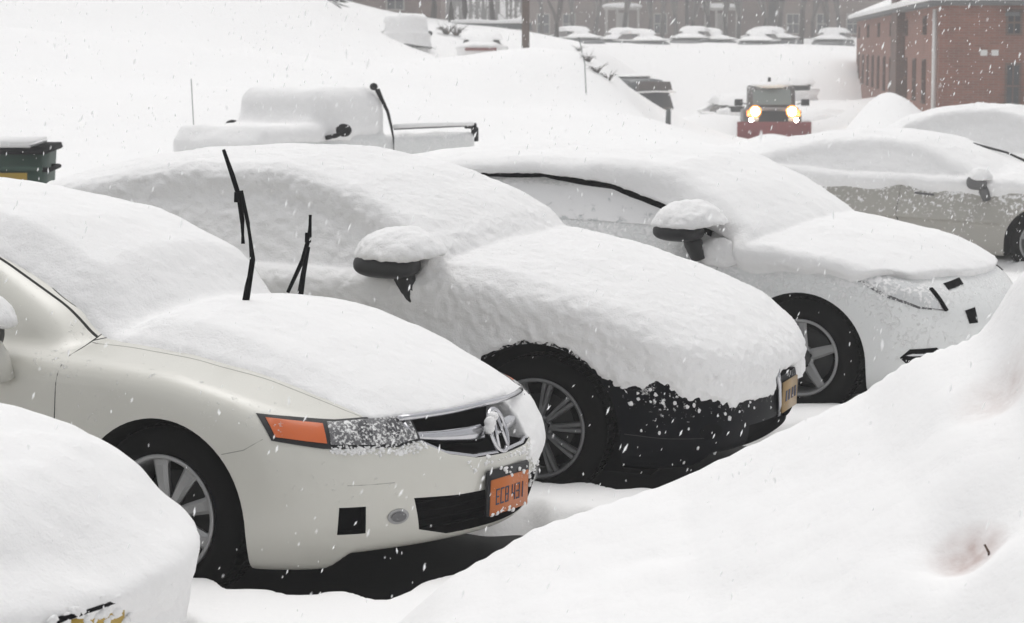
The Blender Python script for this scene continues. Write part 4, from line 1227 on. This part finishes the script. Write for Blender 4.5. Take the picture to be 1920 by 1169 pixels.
def build_far_buildings():
    brick_block()
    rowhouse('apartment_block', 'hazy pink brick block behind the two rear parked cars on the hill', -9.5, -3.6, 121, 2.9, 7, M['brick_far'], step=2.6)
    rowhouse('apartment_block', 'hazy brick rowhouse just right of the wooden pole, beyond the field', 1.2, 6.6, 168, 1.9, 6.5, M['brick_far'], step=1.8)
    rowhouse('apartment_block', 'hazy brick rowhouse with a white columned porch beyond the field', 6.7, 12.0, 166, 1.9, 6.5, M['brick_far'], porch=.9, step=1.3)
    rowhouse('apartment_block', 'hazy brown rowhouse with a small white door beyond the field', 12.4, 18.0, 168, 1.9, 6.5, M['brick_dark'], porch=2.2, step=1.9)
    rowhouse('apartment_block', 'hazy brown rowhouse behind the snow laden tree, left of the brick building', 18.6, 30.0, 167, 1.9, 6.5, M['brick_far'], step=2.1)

# ------------------------------------------------------------ trees
def tree_mesh(seed, hgt=8.0, depth=6, spread=.55, snow=False):
    rnd = random.Random(seed)
    T = MB(); S = MB(); tr = MB()
    def grow(p, d, ln, r, k):
        q = p + d * ln
        mid = p + d * ln * .5 + Vector((rnd.uniform(-1, 1), rnd.uniform(-1, 1), 0)) * ln * .06
        (tr if k == 0 else T).tube([p, mid, q], [r, r * .85, r * .68], 6 if k < 2 else (4 if k < 4 else 3), cap=False)
        if snow and k >= 2 and abs(d.z) < .85:
            up = Vector((0, 0, 1)) * (r * 1.1 + .012)
            S.tube([p + up, mid + up, q + up], [r * .9 + .012] * 3, 3, cap=False)
        if k >= depth: return
        n = 3 if k < 3 else 2 + (rnd.random() < .55)
        for j in range(n):
            a = rnd.uniform(0, 2 * math.pi); sp = rnd.uniform(.25, .8) * spread * (1.25 if k else 1)
            v = (d + Vector((math.cos(a), math.sin(a), rnd.uniform(-.1, .35))) * sp).normalized()
            v.z = max(v.z, -.1)
            grow(q if j else q, v, ln * rnd.uniform(.62, .86), r * .66, k + 1)
    grow(Vector((0, 0, -.3)), Vector((rnd.uniform(-.05, .05), rnd.uniform(-.05, .05), 1)).normalized(), hgt * .26, hgt * .022, 0)
    return tr, T, S

def make_tree(seed, loc, label, grp, hgt=8, depth=6, snow=False, spread=.55):
    e = empty('bare_tree', loc); tag(e, label, 'tree', grp)
    tr, T, S = tree_mesh(seed, hgt, depth, spread, snow)
    t = tr.build('trunk', M['bark'], e); T.build('crown', M['twig'], e)
    if snow and S.v: S.build('branch_snow', M['snow_far'], e)
    return e

def build_trees():
    def zz(x, y): return float(base_z(np.array([x]), np.array([y]))[0])
    near = [(812, 108, 11, 'dark bare tree left of the pair on the hill crest, trunk forked low'), (846, 104, 12, 'snow streaked bare tree between the two rear parked cars'), (872, 108, 13, 'leaning bare tree just right of the gap between the hill cars'), (925, 112, 14, 'bare tree rising behind the snow topped rail'), (1040, 118, 15, 'thin bare tree to the right of the wooden pole')]
    for i, (px, d, sd, lb) in enumerate(near):
        x = (px - 960) / FP * d
        make_tree(sd, (x, d, zz(x, d)), lb, 'bare trees on the hill crest', 7 if i != 1 else 6, 6, True, .7)
    a = make_tree(31, (0, 0, 0), 'x', 'bare trees among the far houses', 8, 6, True, .6)
    b = make_tree(32, (0, 0, 0), 'x', 'bare trees among the far houses', 9, 6, True, .5)
    base = [a, b]
    far = [(1075, 150, 'hazy tree by the first rowhouse'), (1118, 158, 'hazy tree left of the white porch'), (1215, 155, 'hazy tree right of the white porch'), (1262, 160, 'hazy slim tree above the middle parked cars'), (1300, 150, 'hazy tree left of the small white door'),
           (1385, 158, 'hazy tree right of the small white door'), (1430, 150, 'hazy tree above the far right parked cars'), (1497, 140, 'snow laden tree on the edge of the field above the plow truck'), (1520, 155, 'hazy tree behind the snow laden one'), (1570, 150, 'hazy tree beside the brick building roof'),
           (1018, 145, 'hazy tree close by the wooden pole'), (1170, 149, 'hazy tree in front of the white porch'), (1238, 147, 'hazy tree over the gap between the second and third far cars'), (1325, 151, 'hazy tree in front of the small white door'), (1360, 146, 'hazy tree above the fifth far car'), (1462, 148, 'hazy tree left of the snow laden one'), (1545, 146, 'hazy tree behind the rightmost far car')]
    for i, (px, d, lb) in enumerate(far):
        o = base[i] if i < 2 else copy_tree(base[i % 2])
        x = (px - 960) / FP * d
        o.location = (x, d, 1.9); o.rotation_euler = (0, 0, i * 1.3); o.scale = (.9 + .05 * (i % 4),) * 3
        o['label'] = lb
    # dark conifer at the top of the hill
    e = empty('conifer', ((612 - 960) / FP * 97, 97, zz((612 - 960) / FP * 97, 97))); tag(e, 'dark conifer at the top of the white hill, only its lowest boughs in view', 'tree')
    t = MB(); t.tube([(0, 0, -.5), (0, 0, 7)], [.22, .05], 8); t.build('trunk', M['bark'], e)
    rnd = random.Random(5); c = MB(); sn = MB()
    for k in range(260):
        z = rnd.uniform(.25, 7); rr = (7.2 - z) / 7 * 1.1; a = rnd.uniform(0, 6.28)
        p0 = Vector((0, 0, z)); p1 = Vector((math.cos(a) * rr, math.sin(a) * rr, z - .35 * rr))
        side = Vector((-math.sin(a), math.cos(a), 0)) * .16
        c.add([p0, p0.lerp(p1, .6) + side, p1, p0.lerp(p1, .6) - side + Vector((0, 0, -.08))], [(0, 1, 2), (0, 2, 3)])
    c.build('crown', M['needle'], e)
M['needle'] = simple('needle', (.03, .04, .03), .9)

def build_woods():
    # wooded slope beyond the houses: far too many stems to count
    h = MB(); n = 24
    h.prism([(178, -4), (190, 2.5), (230, 14), (300, 34), (318, 34), (318, -4)], -140, 150, 'x'); o = h.build('hillside', M['snow_far']); tag(o, 'snowy wooded slope closing off the background', None, None, 'structure')
    rnd = random.Random(77); m = MB()
    for k in range(2600):
        y = rnd.uniform(184, 236); x = rnd.uniform(-.26, .30) * y
        z = np.interp(y, [178, 190, 230, 300], [-4, 2.5, 14, 34]) if y > 190 else 1.0
        hh = rnd.uniform(5, 10); r = rnd.uniform(.06, .16)
        lean = Vector((rnd.uniform(-.5, .5), rnd.uniform(-.3, .3), hh))
        m.tube([Vector((x, y, z - .5)), Vector((x, y, z)) + lean], [r, r * .4], 3, cap=False)
        for j in range(7):
            t = rnd.uniform(.15, 1); p = Vector((x, y, z)) + lean * t; a = rnd.uniform(0, 6.28); l = rnd.uniform(.6, 1.8)
            m.tube([p, p + Vector((math.cos(a) * l, math.sin(a) * l, l * .8))], [r * .45, r * .15], 3, cap=False)
    o = m.build('woods', M['twig']); tag(o, 'faint bare woods on the far slope behind the houses', 'woods', None, 'stuff')

# ------------------------------------------------------------ far vehicles
def small_car(label, group, bodymat, h=.05, suv=False, seed=60, snow=.12, rear=False, zc=.5):
    p = dict(BASE, name='buried_car', rot=0, pitch=0, wheel=(0, -.9, .33), seed=seed, side_t=.03)
    if suv:
        p['roof'] = [(-3.9, .4), (-3.75, .95), (-3.62, 1.3), (-3.4, 1.56), (-2.5, 1.62), (-1.4, 1.60), (-.95, 1.40), (-.4, .98), (-.2, .8), (.1, .2)]; p['tumble'] = .26; p['half'] = .84
    e = place_car(p); e.name = 'buried_car'
    tag(e, label, 'car', group)
    f = car_field(p)
    pos, faces = surface_nets(f, (-4.0, -1.02, .10), (1.1, 1.02, 1.8), h)
    link('body', np_mesh('body', pos, faces), bodymat, e)
    bvh = BVHTree.FromPolygons([tuple(v) for v in pos], [tuple(int(q) for q in r_) for r_ in faces])
    def cover(X, Y, Z):
        ay = np.abs(Y)
        c = sst(Z, zc, zc + .12) * 1.0 + 0 * X
        glass = (ay > .45) & (Z > .97) & (Z < (1.42 if suv else 1.26)) & (X < -.7) & (X > -3.2)
        if rear: glass = glass | ((X < -2.75) & (Z > 1.0) & (Z < 1.22) & (ay < .60))
        return np.where(glass, 0, c)
    snow_cover(p, 'snow_cover', e, M['snow_far'], h * .8, cover, lambda X, Y, Z: snow + 0 * X + 0 * Y, rag=.02, rs=8, lump=.05, base_noise=3, withmirror=False, hi=(1.3, 1.2, 2.0))
    for s in (-1, 1):
        for x in (0, -2.7):
            w = MB(); w.lathe([(.001, s * .01), (.2, 0), (.32, -s * .02), (.33, -s * .2), (.001, -s * .2)], 20, (x, s * .9, .33)); w.build('wheel', M['dull'], e)
        top = 1.42 if suv else 1.25
        patch(bvh, [(-.85, 1.0), (-1.3, top - .04), (-2.2, top), (-2.9, top - .08), (-3.1, 1.0)], ((0, s * 1.2, 0), (1, 0, 0), (0, 0, 1), (0, -s, 0)), 'side_window', M['taupe'], e, .01, .02, .15)
    if rear: patch(bvh, [(-.62, 1.0), (.62, 1.0), (.52, 1.23), (-.52, 1.23)], ((-3.9, 0, 0), (0, 1, 0), (0, 0, 1), (1, 0, 0)), 'rear_window', M['glass'], e, .02, .02, .15)
    return e

def set_pose(o, x, y, z, heading, roll=0):
    o.matrix_world = Matrix.Translation((x, y, z)) @ Matrix.Rotation(R(heading), 4, 'Z') @ Matrix.Rotation(R(roll), 4, 'X')

def build_far_cars():
    bpy.context.view_layer.update()
    A = small_car('x', 'snow covered cars parked in front of the far houses', M['truck'], .05, zc=.84)
    row = [(1098, 137, 180, 'hazy snow capped car below the first rowhouse, leftmost of the far row'), (1150, 139, 176, 'hazy snow capped car below the white porch, second in the far row'), (1220, 136, 184, 'hazy snow capped car in the far row just right of the porch'), (1283, 138, 178, 'hazy snow capped car in the middle of the far row'),
           (1345, 140, 181, 'hazy snow capped car in the far row below the small white door'), (1408, 136, 178, 'hazy snow capped car in the far row, left of the snow laden tree'), (1462, 139, 176, 'hazy snow capped car in the far row at the foot of the snow laden tree'), (1545, 138, 183, 'hazy snow capped car, rightmost in the far row')]
    for i, (px, d, hd, lb) in enumerate(row):
        o = A if i == 0 else copy_tree(A)
        x = (px - 960) / FP * d
        hd2 = -90 + (-18 if i % 2 else 24)
        set_pose(o, x, d - 1.2, 1.50 - .08 * (i % 3), hd2); o['label'] = lb
    B = small_car('x', 'buried cars along the ploughed road', M['truck'], .05, False, 71, .22, True)
    for i, (px, py, d, hd, lb) in enumerate([(1502, 168, 104, 84, 'buried car behind the plow truck, a dark strip of window showing at its roof'), (1368, 208, 92, 98, 'buried car left of the plow truck, dark window just clear of the snow'), (1572, 238, 88, 80, 'buried car between the plow truck and the brick building, one dark window showing')]):
        o = B if i == 0 else copy_tree(B)
        x = (px - 960) / FP * d
        set_pose(o, x, d + 2.9, 2.03 - (py - HZ) / FP * d - 1.02, hd); o['label'] = lb
    # dark van half hidden by the bank
    V = small_car('dark minivan half hidden behind the white bank, snow streak under its windows', 'vehicles on the side road', M['truck'], .05, True, 83, .05, zc=1.56)
    V['category'] = 'van'
    V.name = 'parked_van'
    set_pose(V, 3.1, 85, -.70, 118)
    vl = MB(); vl.tube([(-3.86, -.80, 1.10), (-3.90, 0, 1.13), (-3.86, .80, 1.10)], .045, 6, flat=.8); vl.build('ledge_snow', M['snow_far'], V)
    vw = MB(); vw.prism([(-.70, 1.17), (.70, 1.17), (.60, 1.46), (-.60, 1.46)], -3.84, -3.70, 'x'); vw.build('rear_window', M['taupe'], V)
    # two cars seen from behind on the hill road
    S1 = small_car('white coated car seen from behind on the hill crest, left of the bare trees', 'cars on the hill road', M['grey'], .05, True, 91, .14, zc=.1)
    set_pose(S1, (762 - 960) / FP * 97, 95.5, 1.44, 94)
    S2 = small_car('snowed in car on the hill crest with a dull red strip of tail lamps', 'cars on the hill road', M['grey'], .05, False, 95, .16, zc=.1)
    set_pose(S2, (906 - 960) / FP * 96, 94, .93, 90)
    bpy.context.view_layer.update()
    m = S2.matrix_world
    t = MB(); t.box((-3.86, -.62, .86), (-3.78, .62, .97)); t.build('tail_lamp', M['tail'], S2, .02)
    mm = MB(); mm.blob((-.7, -1.0, 1.02), (.1, .12, .1), 10, 8); mm.build('mirror', M['dull'], S1)

def build_pickup():
    """compact pickup under snow, nose to the left and towards us"""
    e = empty('pickup_truck'); tag(e, 'white pickup under deep snow with a round black mirror and bare bed rail', 'pickup truck')
    e.matrix_world = Matrix(((-.6, .8, 0, -2.81), (-.8, -.6, 0, 31.76), (0, 0, 1, -.17), (0, 0, 0, 1)))
    def box(X, Y, Z, lo, hi, r):
        c = [(a + b) / 2 for a, b in zip(lo, hi)]; hs = [(b - a) / 2 - r for a, b in zip(lo, hi)]
        q = [np.abs(V - c[i]) - hs[i] for i, V in enumerate((X, Y, Z))]
        return np.sqrt(np.maximum(q[0], 0) ** 2 + np.maximum(q[1], 0) ** 2 + np.maximum(q[2], 0) ** 2) + np.minimum(np.maximum(q[0], np.maximum(q[1], q[2])), 0) - r
    def body(X, Y, Z):
        low = box(X, Y, Z, (-2.8, -.80, .35), (1.55, .80, .98), .10)
        cab = box(X, Y, Z, (-.95, -.70 + 0, .7), (.75, .70, 1.52), .14)
        cab = smax(cab, (X * .80 + Z * .6 - 1.10) , .08)
        bed = box(X, Y, Z, (-2.7, -.70, .6), (-1.02, .70, 1.3), .02)
        return smax(smin(low, cab, .06), -bed, .02)
    def fn(X, Y, Z): return body(X, Y, Z)
    pos, faces = surface_nets(fn, (-2.95, -.95, .25), (1.75, .95, 1.7), .03)
    link('body', np_mesh('body', pos, faces), M['white'], e)
    def sn(X, Y, Z):
        a = box(X, Y, Z, (-.92, -.74, .9), (.5, .74, 1.65), .24)
        b_ = box(X, Y, Z, (-.2, -.80, .9), (1.60, .80, 1.17), .14)
        w = box(X * .80 + Z * .6, Y, Z * .8 - X * .6, (.9, -.66, .2), (1.18, .66, 1.05), .08)
        c = box(X, Y, Z, (-2.68, -.72, .7), (-1.0, .72, 1.0), .05)
        s_ = box(X, Y, Z, (-1.0, .3, .98), (.9, .83, 1.50), .10)
        f_ = box(X, Y, Z, (1.3, -.78, .5), (1.70, .78, 1.05), .14)
        return smin(smin(smin(smin(a, b_, .12), w, .06), c, .03), f_, .08)
    pos, faces = surface_nets(sn, (-2.95, -1.0, .35), (1.9, 1.0, 1.85), .03)
    N = vnormals(pos, faces); pos = pos + N * (fbm(pos, 3, 3, 4) * .035)[:, None]
    link('snow_cover', np_mesh('snow_cover', pos, faces), M['snow_car'], e)
    l = MB(); l.tube([(-.66, .77, 1.60), (-.72, .79, 1.48), (-.84, .80, 1.30), (-.90, .81, 1.10), (-.93, .82, .95), (-.94, .82, .75)], [.035, .028, .022, .018, .012, .006], 6); l.build('cab_edge', M['dull'], e)
    k = MB(); k.blob((-.60, .76, 1.64), (.06, .05, .05), 10, 8); k.build('roof_light', M['dull'], e)
    mi = MB(); mi.tube([(.42, .80, .99), (.36, .92, 1.02), (.30, .98, 1.06)], [.03, .03, .03], 8); mi.blob((.27, .98, 1.09), (.08, .12, .085), 16, 10, .04); mi.build('mirror', M['dull'], e)
    mr = MB(); mr.blob((.27, -1.00, 1.11), (.09, .12, .08), 12, 8); mr.build('mirror', M['dull'], e)
    ra = MB(); ra.tube([(-1.0, .78, 1.065), (-2.6, .78, 1.065)], .014, 6); ra.build('bed_rail', M['grey'], e)
    rs = MB(); rs.tube([(-1.0, .78, 1.10), (-1.6, .78, 1.105), (-2.2, .78, 1.10), (-2.72, .78, 1.09)], [.03, .035, .03, .03], 8, flat=1.0); rs.build('rail_snow', M['snow_car'], e)
    tg = MB(); tg.box((-2.84, .70, .84), (-2.78, .80, 1.04)); tg.box((-2.80, .64, 1.02), (-2.70, .80, 1.10)); tg.build('tail_lamp', M['dull'], e, .01)
    an = MB(); an.tube([(1.25, -.76, 1.0), (1.25, -.80, 1.75)], .006, 5); an.build('antenna', M['grey'], e)
    for x in (.95, -2.1):
        for s in (-1, 1):
            w = MB(); w.lathe([(.001, s * .01), (.2, 0), (.31, -s * .02), (.33, -s * .04), (.33, -s * .2), (.001, -s * .2)], 24, (x, s * .8, .33)); w.build('wheel', M['dull'], e)

def build_plow():
    d = 85.0; x0 = (1444 - 960) / FP * d; z0 = -1.40
    e = empty('plow_truck'); tag(e, 'plow truck with glowing headlights and a red blade pushing snow up the road', 'plow truck')
    e.matrix_world = Matrix.Translation((x0, d, z0)) @ Matrix.Rotation(R(-90 - 3), 4, 'Z') @ Matrix.Scale(1.12, 4)    # local x = forward
    b = MB()
    b.prism([(-2.2, .5), (-2.2, 1.05), (-.5, 1.05), (1.05, 1.10), (1.45, 1.02), (1.5, .5)], -.88, .88)
    B = b.build('body', M['plow_body'], e, .09, 3)
    c = MB(); c.prism([(-.95, 1.06), (-.85, 1.70), (-.6, 1.76), (.05, 1.74), (.62, 1.12), (.62, 1.06)], -.74, .74); c.build('cab', M['plow_body'], e, .08, 3)
    w = MB(); w.add([(.645, -.62, 1.16), (.645, .62, 1.16), (.19, .52, 1.64), (.19, -.52, 1.64)], [(0, 1, 2, 3)]); 
    w2 = MB(); w2.prism([(.60, 1.17), (.665, 1.17), (.225, 1.64), (.16, 1.64)], -.60, .60); w2.build('windshield', M['windshield'], e)
    rs = MB(); rs.blob((-.25, 0, 1.76), (.55, .66, .12), 16, 8, .05); rs.build('roof_snow', M['snow_far'], e)
    bc = MB(); bc.lathe([(.001, .0), (.05, .0), (.05, .13), (.03, .16), (.001, .16)], 12, (-.2, -.05, 1.86), 'z'); bc.build('beacon', M['dull'], e)
    g = MB(); 
    for k in range(4): g.box((1.50, -.42, .68 + k * .085), (1.53, .42, .72 + k * .085))
    g.box((1.49, -.46, .62), (1.505, .46, 1.0)); g.build('grille', M['dull'], e)
    bp = MB(); bp.box((1.50, -.90, .48), (1.66, .90, .64)); bp.build('bumper', M['grille_grey'], e, .03)
    for s in (-1, 1):
        h = MB(); h.lathe([(.001, .02), (.10, .015), (.115, 0), (.115, -.05)], 24, (1.535, s * .57 , .98), 'x'); h.build('headlight', M['lamp'], e)
        r = MB(); r.lathe([(.122, -.02), (.14, .02), (.175, .02), (.19, -.02)], 24, (1.52, s * .57, .98), 'x', closed=True); r.build('headlight_glow', M['amber_glow'], e)  # emissive ring added as the orange glow around the headlight, no real part
        f = MB(); f.lathe([(.001, .02), (.05, .015), (.058, 0), (.058, -.04)], 18, (1.68, s * .70, .72), 'x'); f.build('fog_lamp', M['lamp'], e)
        t = MB(); t.box((1.52, s * .78 - .05, .84), (1.55, s * .78 + .05, 1.02)); t.build('turn_signal', M['amber_glow'], e, .01)
        m = MB(); m.tube([(.5, s * .78, 1.18), (.5, s * .95, 1.22)], .02, 6); m.box((.44, s * 1.05 - .13, 1.13), (.52, s * 1.05 + .13, 1.34)); m.build('mirror', M['dull'], e, .02)
        for x in (.95, -1.6):
            t = MB(); t.lathe([(.001, s * .01), (.2, 0), (.34, -s * .02), (.37, -s * .05), (.37, -s * .22), (.001, -s * .22)], 24, (x, s * .88, .37)); t.build('wheel', M['dull'], e)
    # blade: curved mouldboard with ribs
    bl = MB(); pr = [(2.05, .02), (1.93, .12), (1.88, .26), (1.90, .40), (1.98, .50), (2.02, .50), (1.94, .40), (1.92, .26), (1.97, .14), (2.09, .03)]
    bl.prism([(a, b * 1.25 + .05) for a, b in pr], -1.15, 1.15); P_ = bl.build('blade', M['red'], e, .006)
    for y in (-.9, -.45, 0, .45, .9):
        rb = MB(); rb.prism([(1.93, .10), (1.80, .12), (1.78, .40), (1.90, .42), (1.87, .26)], y - .03, y + .03); rb.build('rib', M['red'], P_)
    ar = MB(); ar.box((1.5, -.35, .40), (1.86, .35, .48)); ar.build('blade_mount', M['dull'], e, .01)
    pz = MB()
    rnd = random.Random(3)
    for k in range(90):
        pz.blob((2.2 + rnd.uniform(-.1, .5), rnd.uniform(-1.3, 1.3), rnd.uniform(-.12, .06)), (rnd.uniform(.06, .15),) * 3, 7, 5, .2)
    o = pz.build('pushed_snow', M['snow_far']); o.matrix_world = e.matrix_world.copy(); tag(o, 'churned snow heaped in front of the red blade', 'snow heap', None, 'stuff')
M['grille_grey'] = simple('bumper_grey', (.18, .17, .17), .4)

def build_misc():
    def zz(x, y): return float(base_z(np.array([x]), np.array([y]))[0])
    # wooden utility pole
    x = (985 - 960) / FP * 84
    e = empty('utility_pole', (x, 84, zz(x, 84))); tag(e, 'brown wooden utility pole on the crest of the bank', 'utility pole')
    p = MB(); p.tube([(0, 0, -1.0), (.02, 0, 4.5), (0, 0, 9.5)], [.14, .13, .10], 14); p.build('pole', M['pole'], e)
    a = MB(); a.box((-1.2, -.06, 8.7), (1.2, .06, 8.82)); a.build('crossarm', M['pole'], e)
    # dumpster
    e = empty('dumpster', (-6.02, 25.2, -.22)); tag(e, 'dark green dumpster with a mustard label, snow on its lid, at the left edge', 'dumpster')
    e.rotation_euler = (0, 0, R(4))
    b = MB(); b.prism([(-1.3, 0), (1.02, 0), (1.10, 1.12), (-1.3, 1.12)], -.7, .7); b.build('bin', M['green'], e, .015)
    l = MB(); l.box((-1.34, -.76, 1.122), (1.16, .76, 1.19)); L_ = l.build('lid', M['dull'], e, .012)
    s = MB(); s.box((-1.1, -.742, .95), (1.12, -.702, 1.01)); 
    s.box((-1.30, -.742, .20), (1.04, -.702, .28)); s.build('rim', M['green'], e, .006)
    y = MB(); y.box((.52, -.745, .66), (.96, -.7035, .93)); y.build('label_plate', M['mustard'], e)
    sb = MB(); sb.box((-1.35, -.77, 1.191), (1.02, .77, 1.25)); o = sb.build('lid_snow', M['snow_car'], e, .028, 4)
    hd = MB(); hd.tube([(1.08, -.5, .95), (1.17, -.5, .95), (1.17, .3, .95), (1.08, .3, .95)], .025, 8); hd.build('handle', M['dull'], e)
    # snow topped rail behind the hill cars
    e = empty('rail_fence', ((850 - 960) / FP * 103, 103, zz(-2.5, 103))); tag(e, 'grey rail fence with a ledge of snow, left of the utility pole', 'fence')
    z1 = 2.03 + (HZ - 43) / FP * 103 - e.location.z
    r = MB(); r.box((0, -.06, z1 - .28), (3.4, .06, z1 - .02)); r.build('rail', M['fencegrey'], e)
    for k in range(4):
        q = MB(); q.box((k * 1.1, -.07, -.3), (k * 1.1 + .14, -.062 + .1, z1 - .28)); q.build('post', M['fencegrey'], e)
    sr = MB(); sr.tube([(-.1, 0, z1 + .03), (.9, 0, z1 + .06), (1.8, 0, z1 + .02), (2.7, 0, z1 + .07), (3.3, 0, z1 + .16)], [.08, .11, .08, .12, .15], 8); sr.build('rail_snow', M['snow_far'], e)
    # marker post at the end of the bank
    x = (1252 - 960) / FP * 60
    e = MB(); z = 2.03 - (232 - HZ) / FP * 60
    e.tube([(x, 60, z - .3), (x, 60, z + .05), (x + .01, 60, z + .38)], [.07, .07, .06], 10); o = e.build('marker_post', M['fencegrey']); tag(o, 'short grey post at the end of the white bank below the dark van', 'post')
    # thin snow stake on the bank
    x, d, z = on_ground(1100, 178)
    e = MB(); e.tube([(x, d, z - .4), (x - .06, d, z + .8), (x - .22, d, z + 1.5)], .014, 6); o = e.build('snow_stake', M['fencegrey']); tag(o, 'thin leaning stake on the white bank right of the utility pole', 'stake')
    # clumps of weeds along the crest of the bank
    rnd = random.Random(9)
    spots = [(1085, 96, 94, 'topmost tuft of dry weeds on the bank crest'), (1102, 118, 86, 'second tuft of dry weeds down the bank crest'), (1118, 138, 80, 'third tuft of dry weeds down the bank crest'), (1140, 152, 76, 'tuft of dry weeds on the bank nearest the dark van'), (875, 98, 90, 'tuft of dry weeds below the red lamped car'), (800, 74, 94, 'tuft of weeds beside the left hill car'), (838, 66, 98, 'dark brush between the two hill cars'), (856, 68, 98, 'dark brush beside the red lamped car')]
    for px, py, d, lb in spots:
        x, d, z = on_ground(px, py)
        m = MB(); big = 1.8 if 'brush' in lb else 1
        for k in range(int(26 * big)):
            a = rnd.uniform(0, 6.28); l = rnd.uniform(.12, .32) * big
            m.tube([(x, d, z - .1), (x + math.cos(a) * l * .5, d + math.sin(a) * l * .3, z + l * .5), (x + math.cos(a) * l, d + math.sin(a) * l, z + l * rnd.uniform(.3, 1))], [.012 * big, .010 * big, .004], 3, cap=False)
        o = m.build('weed_tuft', M['twig']); tag(o, lb, 'weeds', 'tufts of weeds poking through the snow')
    # broken twig in the hollow of the near bank
    zl = float(snow_z(np.array([1.235]), np.array([6.05]))[0])
    t = MB(); t.tube([(1.225, 6.05, zl + .030), (1.236, 6.05, zl + .01), (1.238, 6.048, zl - .02)], [.003, .004, .003], 6)
    o = t.build('twig', M['pole']); tag(o, 'bit of brown twig in the dirty hollow of the near snowbank', 'twig')

M['fencegrey'] = simple('weathered_grey', (.10, .11, .11), .9)

def falling_snow():
    rnd = np.random.RandomState(5)
    n = 19000
    y = 4.0 + 15 * rnd.rand(n) ** .8
    x = (rnd.rand(n) * 2 - 1) * (1.6 + y * .34)
    z = rnd.rand(n) * 3.4 - .1
    zt = snow_z(x, y)
    keep = z > zt + .02
    # none inside the cars
    for inv, x0, x1, hw in PADS + [(None, 0, 0, 0)]:
        if inv is None: continue
        lx = inv[0][0] * x + inv[0][1] * y + inv[0][3]; ly = inv[1][0] * x + inv[1][1] * y + inv[1][3]
        keep &= ~((lx > x0 - .3) & (lx < x1 + .25) & (np.abs(ly) < hw + .05) & (z < 1.5))
    x, y, z = x[keep], y[keep], z[keep]
    n = len(x)
    base = np.array([(.1, 0, 1), (.6, .6, .2), (0, 0, -1), (-.7, -.5, -.1), (-.1, 0, 1), (.5, -.7, .1), (.1, .1, -1), (-.5, .7, .2)])
    r = (.0018 + .0034 * rnd.rand(n) ** 2.2)
    el = 1.4 + rnd.rand(n) * 1.9
    d = np.stack([.35 + .2 * rnd.randn(n), .2 * rnd.randn(n), np.ones(n)], -1); d /= np.linalg.norm(d, axis=1)[:, None]
    a = np.cross(d, [0, 1, 0]); a /= np.linalg.norm(a, axis=1)[:, None]; b = np.cross(d, a)
    jit = 1 + .4 * (rnd.rand(n, 8) - .5)
    V = np.stack([x, y, z], -1)[:, None, :] + r[:, None, None] * jit[:, :, None] * (base[None, :, 0:1] * a[:, None] + base[None, :, 1:2] * b[:, None] + base[None, :, 2:3] * d[:, None] * el[:, None, None])
    tri = np.array([(0, 1, 2, 3), (4, 5, 6, 7)])
    F = (np.arange(n) * 8)[:, None, None] + tri[None]
    o = link('falling_snow', np_mesh('falling_snow', V.reshape(-1, 3), F.reshape(-1, 4), False), M['flake'])
    tag(o, 'snowflakes drifting down over the lot', 'snowfall', None, 'stuff')
m_, nt_, b_ = mat_new('flake')
b_.inputs['Base Color'].default_value = (.97, .97, .97, 1); b_.inputs['Roughness'].default_value = 1; b_.inputs['Specular IOR Level'].default_value = 0
tl_ = nt_.nodes.new('ShaderNodeBsdfTranslucent'); tl_.inputs[0].default_value = (.97, .97, .97, 1)
mx_ = nt_.nodes.new('ShaderNodeMixShader'); mx_.inputs[0].default_value = .5
nt_.links.new(b_.outputs[0], mx_.inputs[1]); nt_.links.new(tl_.outputs[0], mx_.inputs[2]); nt_.links.new(mx_.outputs[0], nt_.nodes['Material Output'].inputs['Surface'])
M['flake'] = m_

def haze():
    g = MB(); g.box((-250, -50, -8.6), (250, 340, 45)); 
    m = bpy.data.materials.new('haze'); m.use_nodes = True; nt = m.node_tree
    nt.nodes.remove(nt.nodes['Principled BSDF'])
    v = nt.nodes.new('ShaderNodeVolumePrincipled')
    v.inputs['Color'].default_value = (.93, .93, .93, 1); v.inputs['Density'].default_value = HAZE; v.inputs['Anisotropy'].default_value = .2
    nt.links.new(v.outputs[0], nt.nodes['Material Output'].inputs['Volume'])
    o = g.build('haze', m); tag(o, 'pale air thick with fine snow', 'haze', None, 'stuff')
HAZE = .0021

# ------------------------------------------------------------ assemble
CARS = [cream_sedan(), dark_sedan(), white_sedan(), tan_sedan(), buried_sedan(), far_sedan()]
bpy.context.view_layer.update()
for e in CARS[:5]:
    PADS.append((e.matrix_world.inverted(), -3.6, .93, .96))
build_terrain()
build_far_buildings()
build_trees()
build_woods()
build_far_cars()
build_pickup()
build_plow()
build_misc()
falling_snow()
haze()
